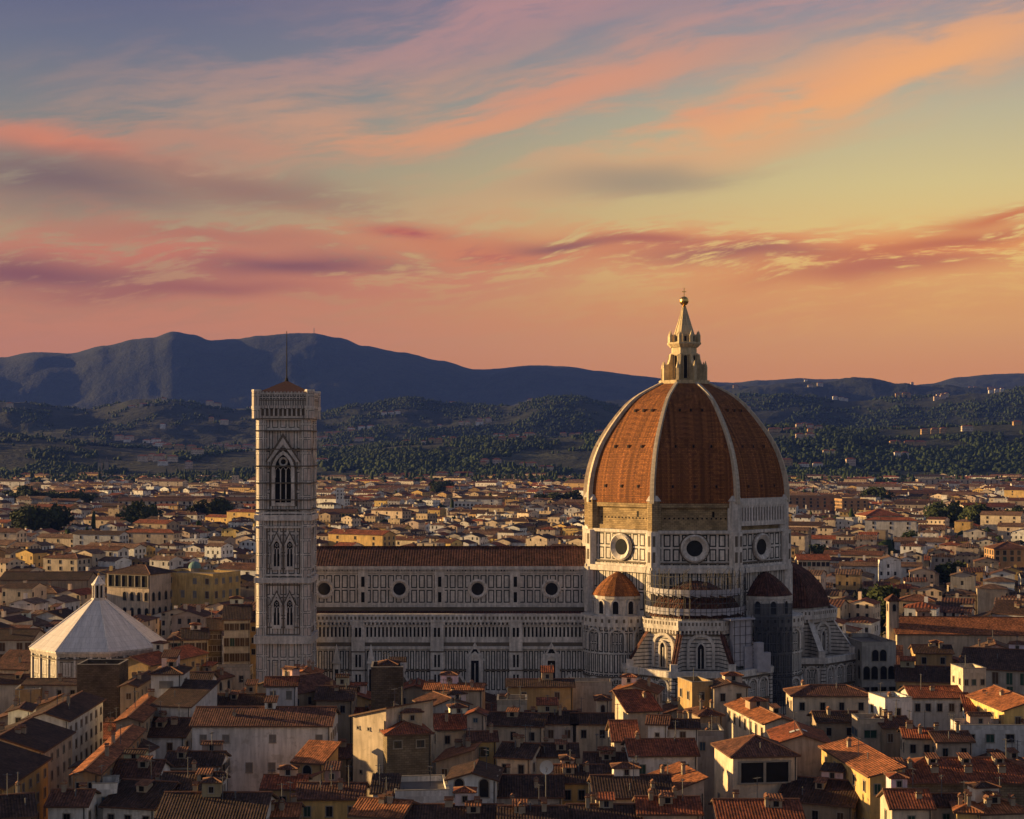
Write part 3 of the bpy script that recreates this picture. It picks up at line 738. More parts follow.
    for k in range(8):
        ap = 3.55 * math.cos(R(22.5)); m = M(); f = F(m, (ap * math.cos(R(45 * k)), ap * math.sin(R(45 * k)), 0), 45 * k)
        f.poly(F.arch(0, 92.9, .95, 6.2, False), .05, 'opening'); f.arch_ring(0, 92.9, .95, 6.2, .22, 0, .3, 'marble_lantern', False); m.obj('window', lan)
    for k in range(8):
        a = R(22.5 + 45 * k); n = Vector((math.cos(a), math.sin(a), 0)); t_ = Vector((-n.y, n.x, 0)); m = M()
        pr_ = [(3.0, 92.3), (6.4, 92.3), (6.4, 95.6), (6.0, 96.4), (5.0, 96.7), (4.5, 98.0), (4.3, 99.4), (3.0, 99.4)]
        for s_ in (-1, 1):
            pts = [tuple(n * r + t_ * .42 * s_ + Vector((0, 0, z))) for r, z in pr_]; m.face(pts if s_ > 0 else pts[::-1], 'marble_lantern')
        for i in range(1, len(pr_) - 1):
            (ra, za), (rb, zb) = pr_[i], pr_[i + 1]
            m.face([tuple(n * ra - t_ * .42 + Vector((0, 0, za))), tuple(n * ra + t_ * .42 + Vector((0, 0, za))), tuple(n * rb + t_ * .42 + Vector((0, 0, zb))), tuple(n * rb - t_ * .42 + Vector((0, 0, zb)))], 'marble_lantern')
        m.frustum((n.x * 6.0, n.y * 6.0), .6, .05, 95.6, 97.6, 6, 'marble_lantern')
        m.obj('buttress', lan)
    for k in range(8):
        a = R(22.5 + 45 * k); m = M(); c = (4.1 * math.cos(a), 4.1 * math.sin(a))
        m.frustum(c, .5, .5, 102.6, 104.3, 6, 'marble_lantern'); m.frustum(c, .55, .02, 104.3, 105.9, 6, 'marble_lantern'); m.obj('pinnacle', lan)
        m = M(); f = F(m, (2.8 * math.cos(R(45 * k)), 2.8 * math.sin(R(45 * k)), 0), 45 * k); f.box(-.75, .75, 102.6, 104.8, -.3, .5, 'marble_lantern'); f.box(-.3, .3, 102.9, 104.3, .5, .54, 'opening'); m.obj('niche', lan)
    m = M(); m.lathe((0, 0), [(2.75, 104.8), (2.3, 106.4), (1.5, 109.0), (.85, 111.2), (.4, 112.4)], 16, 'marble_lantern')
    for k in range(8):
        a = R(22.5 + 45 * k); m.tube((2.8 * math.cos(a), 2.8 * math.sin(a), 104.8), (.4 * math.cos(a), .4 * math.sin(a), 112.4), .16, 'marble_lantern')
    m.obj('spire_cone', lan)
    m = M(); m.lathe((0, 0), [(.35, 112.2), (.55, 112.5), (.3, 112.8)] + [(1.25 * math.sin(R(t_)), 114.0 - 1.25 * math.cos(R(t_))) for t_ in range(15, 180, 15)] + [(0, 115.25)], 14, 'gold'); m.obj('gilded_ball', lan, smooth=True)
    m = M(); m.box(-.09, .09, -.09, .09, 115.2, 117.6, 'gold'); m.box(-.6, .6, -.08, .08, 116.4, 116.6, 'gold'); m.obj('cross', lan)
    # small semi-domed exedras on the diagonals
    for ang in (-135, -45):
        ex = M(); r0 = 6.3; c = (27.2 * math.cos(R(ang)), 27.2 * math.sin(R(ang)))
        ex.frustum(c, 9.2, 9.2, 0, 27.6, 16, 'marble_aisle', 11.25)
        ex.frustum(c, 9.8, 9.8, 27.6, 30.2, 16, 'marble_plain', 11.25)
        for z_ in (8.8, 9.4, 14.6, 20.6): ex.frustum(c, 9.45, 9.45, z_, z_ + .4, 16, 'dark_stone' if z_ != 20.6 else 'marble_plain', 11.25)
        for k in range(40):
            a = R(9 * k); ex.frustum((c[0] + 9.5 * math.cos(a), c[1] + 9.5 * math.sin(a)), .32, .4, 26.8, 27.6, 5, 'marble_plain')
        ex.frustum(c, r0, r0, 30.2, 34.4, 16, 'marble_plain', 11.25); ex.frustum(c, r0 + .4, r0 + .4, 34.4, 35.2, 16, 'marble_plain', 11.25)
        for k in range(32):
            f = F(ex, (c[0] + 9.66 * math.cos(R(11.25 * k + 5.6)), c[1] + 9.66 * math.sin(R(11.25 * k + 5.6)), 0), 11.25 * k + 5.6); f.box(-.28, .28, 28.7, 29.6, 0, .08, 'dark_stone')
        e = ex.obj('exedra', cath, O)
        for k in range(-3, 4):
            a = ang + 36 * k; m = M(); rr_ = r0 * math.cos(R(11.25)); 
            f = F(m, (c[0] + (r0 - .02) * math.cos(R(a)), c[1] + (r0 - .02) * math.sin(R(a)), 0), a)
            f.poly(F.arch(0, 30.6, 1.5, 3.3, False), .08, 'opening'); f.arch_ring(0, 30.6, 1.5, 3.3, .35, -.3, .3, 'marble_plain', False); m.obj('niche', e)
        for k in range(-2, 3):
            a = ang + 40 * k; 
            for zb, hh in ((21.6, 5.2), (9.8, 4.4)):
                m = M(); f = F(m, (c[0] + 9.15 * math.cos(R(a)), c[1] + 9.15 * math.sin(R(a)), 0), a)
                f.arch_ring(0, zb, 3.6, hh, .5, -.6, .35, 'marble_plain', False); f.poly(F.arch(0, zb, 2.3, hh - .8, False), .12, 'marble_portal'); m.obj('blind_arch', e)
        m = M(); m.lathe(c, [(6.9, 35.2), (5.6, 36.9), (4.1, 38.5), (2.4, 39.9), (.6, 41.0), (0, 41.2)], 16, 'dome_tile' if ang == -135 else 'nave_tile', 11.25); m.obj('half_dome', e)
    # tribunes
    for ang in (-90, 0):
        ca, sa = math.cos(R(ang)), math.sin(R(ang)); c = (27.0 * ca, 27.0 * sa)
        t = M()
        t.frustum(c, CR(18), CR(18), 0, 17.2, 8, 'marble_aisle', 22.5, capmat='lead'); t.frustum(c, CR(12.4), CR(12.4), 17.3, 28.0, 8, 'marble_band', 22.5)
        for k in range(8):
            a = 45 * k; f = F(t, (c[0] + 18 * math.cos(R(a)), c[1] + 18 * math.sin(R(a)), 0), a)
            f.box(-7.7, 7.7, 16.4, 17.0, 0, .5, 'dark_stone'); f.box(-7.8, 7.8, 17.0, 18.5, -.5, .9, 'marble_plain'); f.box(-7.5, 7.5, 10.6, 11.1, 0, .3, 'dark_stone')
            f.box(-7.8, -6.9, 0, 17, 0, .5, 'marble_band'); f.box(6.9, 7.8, 0, 17, 0, .5, 'marble_band')
            for u in (-4.4, 0, 4.4):
                f.arch_ring(u, 11.2, 3.2, 4.8, .45, 0, .4, 'marble_plain', False); f.poly(F.arch(u, 11.2, 2.2, 3.9, False), .08, 'marble_portal')
            f = F(t, (c[0] + 12.4 * math.cos(R(a)), c[1] + 12.4 * math.sin(R(a)), 0), a)
            f.box(-5.5, 5.5, 28.0, 28.8, -.2, 1.1, 'marble_plain'); f.box(-5.5, 5.5, 28.8, 30.4, .6, 1.2, 'marble_plain')
            u = -5.2
            while u < 5.2: f.box(u, u + .4, 27.1, 28.0, 0, 1.0, 'marble_plain'); f.box(u + .1, u + .5, 29.2, 30.0, 1.2, 1.24, 'dark_stone'); u += .95
            f.box(-4.9, 4.9, 26.6, 27.0, 0, .3, 'dark_stone')
        tr = t.obj('tribune', cath, O)
        for k in range(-2, 3):
            a = ang + 45 * k; m = M(); f = F(m, (c[0] + 12.4 * math.cos(R(a)), c[1] + 12.4 * math.sin(R(a)), 0), a)
            f.arch_ring(0, 18.5, 5.6, 7.9, .7, 0, .55, 'marble_plain', False); f.arch_ring(0, 18.5, 1.6, 6.2, .45, 0, .7, 'marble_plain')
            f.poly(F.arch(0, 18.5, 1.6, 6.2), .3, 'glass_dark'); f.box(-.1, .1, 18.5, 23.4, .25, .45, 'marble_plain'); m.obj('gothic_window', tr)
            a = ang + 45 * k + 22.5
            if k == 2: continue
            m = M(); n = Vector((math.cos(R(a)), math.sin(R(a)), 0)); tt = Vector((-n.y, n.x, 0)); cc = Vector((c[0], c[1], 0))
            pr_ = [(12.8, 17.2), (19.0, 17.2), (19.0, 19.3), (13.2, 27.6), (12.8, 27.6)]
            for s_ in (-1, 1):
                pts = [tuple(cc + n * r + tt * .55 * s_ + Vector((0, 0, z))) for r, z in pr_]; m.face(pts if s_ > 0 else pts[::-1], 'marble_band')
            for i in range(1, 4):
                (ra, za), (rb, zb) = pr_[i], pr_[i + 1]; w_ = .55 if i == 1 else .8; e_ = 0 if i == 1 else .25
                m.face([tuple(cc + n * ra - tt * w_ + Vector((0, 0, za + e_))), tuple(cc + n * ra + tt * w_ + Vector((0, 0, za + e_))), tuple(cc + n * rb + tt * w_ + Vector((0, 0, zb + e_))), tuple(cc + n * rb - tt * w_ + Vector((0, 0, zb + e_)))], ('nave_tile' if ang == -90 else 'marble_plain') if i == 2 else 'marble_plain')
            e0 = cc + n * 18.6; m.box(e0.x - .9, e0.x + .9, e0.y - .9, e0.y + .9, 17.3, 20.2, 'marble_plain')
            m.obj('buttress', tr)
        m = M(); m.frustum(c, CR(11.2), CR(11.2), 28.5, 30.8, 8, 'marble_plain', 22.5, cap=False)
        k_ = 1.0 if ang == 0 else .72
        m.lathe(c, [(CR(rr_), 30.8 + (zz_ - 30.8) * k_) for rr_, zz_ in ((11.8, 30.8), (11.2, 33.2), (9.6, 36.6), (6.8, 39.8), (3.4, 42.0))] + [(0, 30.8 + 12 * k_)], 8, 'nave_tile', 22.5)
        m.obj('half_dome', tr)
cathedral()

# scaffolding on the southern tribune
def scaffolding():
    s = empty('scaffolding', (DC[0], DC[1] - 27, 0)); tag(s, 'steel scaffolding with pale sheeting around the half dome under the great dome', 'scaffolding')
    m = M()
    r = 12.9
    for k in range(-16, 17):
        a = R(-90 + 6.2 * k)
        for rr_ in (r, r - 1.6, r - 3.4): m.tube((rr_ * math.cos(a), rr_ * math.sin(a), 30.4), (rr_ * math.cos(a), rr_ * math.sin(a), 40.0 + (k * 7 % 5) * .7), .06, 'iron', 4)
    for z in (32.4, 34.6, 36.8, 39, 41.2):
        for k in range(-9, 9):
            a, b_ = R(-90 + 11 * k), R(-90 + 11 * (k + 1)); m.tube((r * math.cos(a), r * math.sin(a), z), (r * math.cos(b_), r * math.sin(b_), z), .06, 'lead', 4)
            if (k + int(z)) % 2: m.tube((r * math.cos(a), r * math.sin(a), z), (r * math.cos(b_), r * math.sin(b_), z + 2.2), .05, 'lead', 4)
    m.obj('pole_frame', s)
    for z0, z1, rr_ in ((31.6, 33.3, 12.8), (36.2, 37.9, 11.7)):
        m = M(); pts = []
        for k in range(-8, 9):
            a = R(-90 + 12 * k); b_ = R(-90 + 12 * (k + 1)); e = .5 * rng.random()
            m.face([(rr_ * math.cos(a), rr_ * math.sin(a), z0 + e), (rr_ * math.cos(b_), rr_ * math.sin(b_), z0 + .12 - e), (rr_ * math.cos(b_), rr_ * math.sin(b_), z1), (rr_ * math.cos(a), rr_ * math.sin(a), z1)], 'white_cloth')
            m.face([(rr_ * math.cos(a), rr_ * math.sin(a), z0 - .25), (rr_ * math.cos(b_), rr_ * math.sin(b_), z0 - .25), ((rr_ - 2) * math.cos(b_), (rr_ - 2) * math.sin(b_), z0 - .25), ((rr_ - 2) * math.cos(a), (rr_ - 2) * math.sin(a), z0 - .25)], 'bark')
        m.obj('sheet_band', s)
    m = M(); f = F(m, (7.4, -12.2, 0), -62)
    f.box(-.2, 5.6, 19.2, 30.6, 0, 1.4, 'white_cloth'); f.box(-1.6, 6.0, 30.6, 31.0, -.6, 2.2, 'white_cloth'); f.box(3.0, 5.4, 18.0, 24.0, 1.4, 2.0, 'white_cloth'); 
    for k in range(4): m.tube(f.P(.2 + k * 1.7, 18.4, 1.5), f.P(.2 + k * 1.7, 31.8, 1.5), .06, 'iron', 4)
    for z in (20.5, 22.6, 24.7, 26.8, 28.9): m.tube(f.P(-.2, z, 1.52), f.P(5.6, z, 1.52), .05, 'iron', 4)
    m.obj('sheeting', s)
    m = M(); f = F(m, (14.4, -11.0, 0), -60); f.box(-1.4, .6, 17.6, 25.0, 0, 1.6, 'white_cloth'); f.box(.6, 2.8, 17.6, 22.4, 0, 1.6, 'white_cloth'); m.obj('wrapped_hoist', s)
    m = M()
    f = F(m, (19.0, -5.5, 0), -80)
    f.box(-5.0, 5.0, 8, 34, -.3, 0, 'netting')
    for k in range(6): m.tube(f.P(-5 + k * 2, 8, .25), f.P(-5 + k * 2, 34.6, .25), .07, 'lead', 4)
    for z in range(12, 34, 3): m.tube(f.P(-5, z, .3), f.P(5, z, .3), .06, 'lead', 4)
    m.obj('netting', s)
scaffolding()

# ================================================================== BELL TOWER
def tower():
    CX, CY = -56.9, 418.0
    t = empty('bell_tower', (CX, CY, 0)); tag(t, 'tall square marble bell tower with pointed windows and flagpole beside the cathedral', 'bell tower')
    t.scale = (.93, .93, 1); h = 6.55; b = M()
    b.box(-h, h, -h, h, 0, 84, 'marble_tower')
    for sx in (-1, 1):
        for sy in (-1, 1): b.frustum((sx * 5.75, sy * 5.75), 1.72, 1.72, 0, 81.3, 8, 'marble_pink', 22.5, cap=False)
    faces = [(F(b, (0, -h, 0), -90)), (F(b, (h, 0, 0), 0)), (F(b, (-h, 0, 0), 180)), (F(b, (0, h, 0), 90))]
    for f in faces:
        for z0, z1, o_ in ((55.2, 56.6, 1.2), (39.7, 41.0, 1.2), (24.6, 26.6, 1.25), (12, 13, 1.2), (41.4, 41.9, .7), (56.9, 57.3, .8), (53.3, 53.8, .7)):
            f.box(-7.55, 7.55, z0, z1, 0, o_, 'marble_plain')
        for z0 in (72.8, 68.6, 64.4, 60.2, 77.4, 80.4, 57.8): f.box(-7.2, 7.2, z0, z0 + .3, 0, .95, 'dark_stone')
    b.obj('tower_wall', t)
    def win(zb, u, wd, ht, nm, big=False, f=None):
        m = M(); f = F(m, *f)
        f.poly(F.arch(u, zb, wd, ht), .12, 'opening'); f.arch_ring(u, zb, wd, ht, .4 if not big else .9, 0, .5 if not big else .8, 'marble_plain')
        if big: f.arch_ring(u, zb, wd + 2.2, ht + 1.3, .35, 0, .45, 'dark_stone')
        n = 3 if big else 2
        for k in range(1, n): uu = u - wd / 2 + wd * k / n; f.box(uu - .13, uu + .13, zb, zb + ht * .72, .1, .42, 'marble_plain')
        for k in range(n): uu = u - wd / 2 + wd * (k + .5) / n; f.arch_ring(uu, zb + ht * .55, wd / n - .3, ht * .2, .14, .1, .4, 'marble_plain')
        f.ring(u, zb + ht * .86, [(wd * .16, .1), (wd * .22, .38), (wd * .3, .1)], 'marble_plain', 10)
        f.box(u - wd / 2, u + wd / 2, zb, zb + .9, .1, .45, 'marble_plain')
        # gable above the opening
        g_ = wd * .62 + (.6 if not big else 1.6); hb = zb + ht * (.82 if not big else .86); ht2 = ht * (.42 if not big else .47)
        for s_ in (-1, 1):
            pts = [(u + s_ * g_, hb), (u + s_ * (g_ - (.5 if not big else .8)), hb), (u, hb + ht2 - (.8 if not big else 1.7)), (u, hb + ht2)]
            if s_ < 0: pts = pts[::-1]
            f.poly(pts[::-1], .62 if not big else .9, 'marble_plain')
            pts = [(u + s_ * (g_ + .45), hb), (u + s_ * (g_ + .05), hb), (u, hb + ht2 + .1), (u, hb + ht2 + (.7 if not big else 1.2))]
            if s_ < 0: pts = pts[::-1]
            f.poly(pts[::-1], .5 if not big else .8, 'dark_stone')
        m.obj(nm, t)
    for fr in (((0, -h, 0), -90), ((h, 0, 0), 0), ((-h, 0, 0), 180)):
        win(58.8, 0, 4.3, 12.8, 'belfry_window', True, fr)
        for zb in (42.9, 28.3):
            for u in (-1.75, 1.75): win(zb, u, 1.55, 7.2, 'twin_window', False, fr)
            m = M(); f = F(m, *fr)
            for a, b_, c_, d_ in ((-4.6, -4.2, zb - 1.6, zb + 11.0), (4.2, 4.6, zb - 1.6, zb + 11), (-.18, .18, zb - 1.6, zb + 11)): f.box(a, b_, c_, d_, 0, .2, 'dark_stone')
            for v in (zb - 1.6, zb + 10.7, zb + .2): f.box(-4.6, 4.6, v, v + .3, 0, .22, 'dark_stone')
            for s_ in (-1, 1): f.box(s_ * 3.7 - .32, s_ * 3.7 + .32, zb + 1.5, zb + 7.5, 0, .26, 'marble_portal')
            m.obj('panel_frame', t)
    m = M()   # corbelled cornice and parapet
    for k in range(13):
        u = -7.2 + 14.4 * k / 12
        for fr in (((0, -7.2, 0), -90), ((7.2, 0, 0), 0), ((-7.2, 0, 0), 180), ((0, 7.2, 0), 90)):
            f = F(m, fr[0], fr[1]); f.box(u - .2, u + .2, 81.2, 83.0, -.5, .55, 'marble_plain')
    m.box(-7.3, 7.3, -7.3, 7.3, 80.2, 81.2, 'marble_plain'); m.box(-7.25, 7.25, -7.25, 7.25, 81.2, 83.0, 'dark_stone'); m.box(-7.85, 7.85, -7.85, 7.85, 83.0, 83.8, 'marble_pink')
    for fr in (((0, -7.8, 0), -90), ((7.8, 0, 0), 0), ((-7.8, 0, 0), 180), ((0, 7.8, 0), 90)):
        f = F(m, fr[0], fr[1]); f.box(-7.4, 7.4, 83.8, 86.6, -.4, 0, 'marble_portal'); f.box(-7.4, 7.4, 86.6, 87.0, -.45, .12, 'marble_plain'); f.box(-7.4, 7.4, 85.0, 85.25, 0, .1, 'dark_stone')
        for k in range(16): uu = -7.2 + 14.4 * k / 15; f.box(uu - .22, uu + .22, 87.0, 87.3, -.4, .05, 'marble_pink')
    for sx in (-1, 1):
        for sy in (-1, 1): m.frustum((sx * 7.1, sy * 7.1), 1.3, 1.3, 80.6, 87.3, 8, 'marble_pink', 22.5); m.frustum((sx * 7.1, sy * 7.1), 1.45, 1.45, 83.0, 83.7, 8, 'marble_plain', 22.5); m.frustum((sx * 7.1, sy * 7.1), 1.45, 1.3, 87.3, 87.8, 8, 'marble_plain', 22.5)
    m.obj('cornice', t)
    m = M()
    for k in range(4):
        P = [(-6.9, -6.9), (6.9, -6.9), (6.9, 6.9), (-6.9, 6.9)]; m.face([(*P[k], 87.1), (*P[(k + 1) % 4], 87.1), (0, 0, 90.3)], 'terracotta')
    m.obj('roof', t)
    m = M(); m.frustum((0, 0), .75, .3, 89.0, 91.0, 8, 'opening'); m.frustum((0, 0), .17, .08, 91.0, 102.8, 6, 'opening'); m.obj('flagpole', t)
tower()

# ================================================================== BAPTISTERY
def baptistery():
    c = (-104.3, 417.5); t = empty('baptistery', (*c, 0)); tag(t, 'octagonal marble baptistery with pale pyramid roof and small lantern', 'baptistery')
    m = M(); m.frustum((0, 0), 16.2, 16.2, 0, 22.4, 8, 'marble_baptistery', 22.5); m.frustum((0, 0), 16.4, 16.9, 22.4, 23.3, 8, 'marble_plain', 22.5); m.frustum((0, 0), 16.9, 16.9, 23.3, 23.7, 8, 'marble_plain', 22.5)
    for k in range(8):
        f = F(m, (16.2 * math.cos(R(22.5)) * math.cos(R(45 * k)), 16.2 * math.cos(R(22.5)) * math.sin(R(45 * k)), 0), 45 * k)
        for u in (-5.9, -2, 2, 5.9): f.box(u - .25, u + .25, 16, 22.4, 0, .35, 'marble_plain')
        for u in (-3.95, 0, 3.95):
            f.box(u - 1.1, u + 1.1, 17.5, 21.2, .02, .06, 'dark_stone'); f.box(u - .95, u + .95, 17.65, 21.05, .06, .1, 'marble_plain')
            for du in (-.42, .3): f.box(u + du, u + du + .12, 17.9, 20.8, .1, .13, 'dark_stone')
        f.box(-6.1, 6.1, 15.4, 16.1, 0, .5, 'marble_plain'); f.box(-6.1, 6.1, 21.6, 21.9, 0, .4, 'dark_stone')
    m.obj('wall', t)
    m = M(); m.frustum((0, 0), 17.0, 1.8, 23.7, 35.0, 8, 'marble_roof', 22.5)
    r = m.obj('roof', t)
    for k in range(8):
        a = R(22.5 + 45 * k); m = M(); m.tube((17.0 * math.cos(a), 17.0 * math.sin(a), 23.75), (1.8 * math.cos(a), 1.8 * math.sin(a), 35.05), .2, 'marble_roof', 5); m.obj('ridge_rib', r)
    m = M(); m.frustum((0, 0), 1.9, 1.9, 34.8, 35.5, 8, 'marble_plain', 22.5); m.frustum((0, 0), .9, .9, 35.5, 38.7, 8, 'opening', 22.5)
    for k in range(8): a = R(22.5 + 45 * k); m.frustum((1.35 * math.cos(a), 1.35 * math.sin(a)), .24, .24, 35.5, 38.7, 6, 'marble_plain')
    m.frustum((0, 0), 1.8, 1.8, 38.7, 39.1, 8, 'marble_plain', 22.5); m.frustum((0, 0), 1.6, .0, 39.1, 41.3, 8, 'marble_roof', 22.5); m.lathe((0, 0), [(.05, 41.1), (.25, 41.4), (.25, 41.6), (0, 41.9)], 8, 'gold')
    m.obj('lantern', t)
baptistery()
# ================================================================== HOUSES
WC = dict(w=(.78, .74, .70), c=(.66, .535, .40), o=(.50, .33, .155), y=(.70, .47, .18), t=(.42, .325, .23), p=(.60, .46, .36), s=(.20, .155, .105), b=(.42, .24, .12), g=(.50, .455, .41))
WN = dict(w='white', c='cream', o='ochre', y='yellow', t='tan', p='pinkish', s='brown stone', b='orange', g='grey')
RC = dict(m=(.24, .135, .085), d=(.085, .044, .031), n=(.165, .068, .042), r=(.34, .095, .042), o=(.44, .155, .060))
RN = dict(m='tan brown', d='dark brown', n='brown', r='red', o='orange')
_wm = {}
def window_mesh(ty, w, h):
    key = (ty, round(w, 1), round(h, 1))
    if key in _wm: return _wm[key]
    m = M(); w /= 2; h /= 2; dy = -.12
    arched = ty == 'a'
    fr = 'stone_trim'
    m.box(-w - .14, -w, dy, .02, -h, h, fr); m.box(w, w + .14, dy, .02, -h, h, fr); m.box(-w - .2, w + .2, dy - .06, .02, -h - .16, -h, fr)
    if arched:
        f = F(m, (0, 0, 0), -90); f.arch_ring(0, -h, 2 * w, 2 * h + w, .16, -.02, .14, fr, False); f.poly(F.arch(0, -h, 2 * w, 2 * h + w, False), .03, 'glass_dark')
    else:
        m.box(-w - .14, w + .14, dy, .02, h, h + .14, fr)
        m.face([(-w, -.03, -h), (w, -.03, -h), (w, -.03, h), (-w, -.03, h)], 'glass_dark' if ty in 'dos' else {'g': 'shutter_green', 'n': 'shutter_brown', 'w': 'shutter_grey', 'b': 'shutter_blue'}.get(ty, 'glass_dark'))
    if ty in 'd': m.box(-.04, .04, -.07, -.02, -h, h, 'shutter_brown')
    if ty == 's':
        for s_ in (-1, 1): m.box(min(s_ * (w + .1), s_ * (2 * w + .1)), max(s_ * (w + .1), s_ * (2 * w + .1)), -.2, -.14, -h, h, 'shutter_green')
    if ty in 'gnwb':
        m.box(-.03, .03, -.08, -.02, -h, h, fr)
        k = -h + .15
        while k < h: m.box(-w, w, -.05, -.02, k, k + .04, fr if ty == 'w' else {'g': 'shutter_green', 'n': 'shutter_brown', 'b': 'shutter_blue'}[ty]); k += .2
    me = m.data('window'); _wm[key] = me; return me
_cm = {}
def chimney_mesh(k):
    if k in _cm: return _cm[k]
    m = M(); a, b_, h = [(.36, .3, 1.1), (.6, .32, .9), (.28, .28, 1.5), (.45, .3, .6)][k]
    m.box(-a, a, -b_, b_, -1.2, h, 'chimney_plaster'); m.box(-a - .12, a + .12, -b_ - .12, b_ + .12, h, h + .12, 'terracotta')
    for s_ in (-1, 1): m.face([(-a - .1, s_ * (b_ + .1), h + .3), (a + .1, s_ * (b_ + .1), h + .3), (a + .1, 0, h + .62), (-a - .1, 0, h + .62)], 'terracotta')
    for sx in (-a + .05, a - .15): m.box(sx, sx + .1, -b_ + .05, b_ - .05, h + .1, h + .32, 'chimney_plaster')
    _cm[k] = m.data('chimney'); return _cm[k]
def aerial_mesh():
    if 'a' in _cm: return _cm['a']
    m = M(); m.tube((0, 0, -.8), (0, 0, 3.4), .075, 'lead', 4); m.tube((-.7, 0, 3.2), (.7, 0, 3.2), .035, 'lead', 4)
    for k in range(5): m.tube((-.6 + .3 * k, -.3, 3.2), (-.6 + .3 * k, .3, 3.2), .03, 'lead', 3)
    m.tube((-.4, 0, 2.5), (.4, 0, 2.5), .03, 'lead', 3)
    _cm['a'] = m.data('aerial'); return _cm['a']
def child(name, me, root, loc=(0, 0, 0), rz=0.0, col=None):
    o = bpy.data.objects.new(name, me); C.objects.link(o); o.parent = root; o.location = loc; o.rotation_euler = (0, 0, rz)
    if col: o.color = (*col, 1)
    return o
FOOT = []
def footprint(X, Y, w, d, yaw):
    c, s = math.cos(yaw), math.sin(yaw)
    return [(X, Y), (X + w * c, Y + w * s), (X + w * c - d * s, Y + w * s + d * c), (X - d * s, Y + d * c)]
def overlap(A_, B_, gap=0.0):
    for P, Q in ((A_, B_), (B_, A_)):
        for i in range(len(P)):
            (x0, y0), (x1, y1) = P[i], P[(i + 1) % len(P)]; nx, ny = y1 - y0, x0 - x1; L = math.hypot(nx, ny); nx /= L; ny /= L
            if min((x - x0) * nx + (y - y0) * ny for x, y in Q) > gap or max((x - x0) * nx + (y - y0) * ny for x, y in Q) < 0 and False: return False
    return True
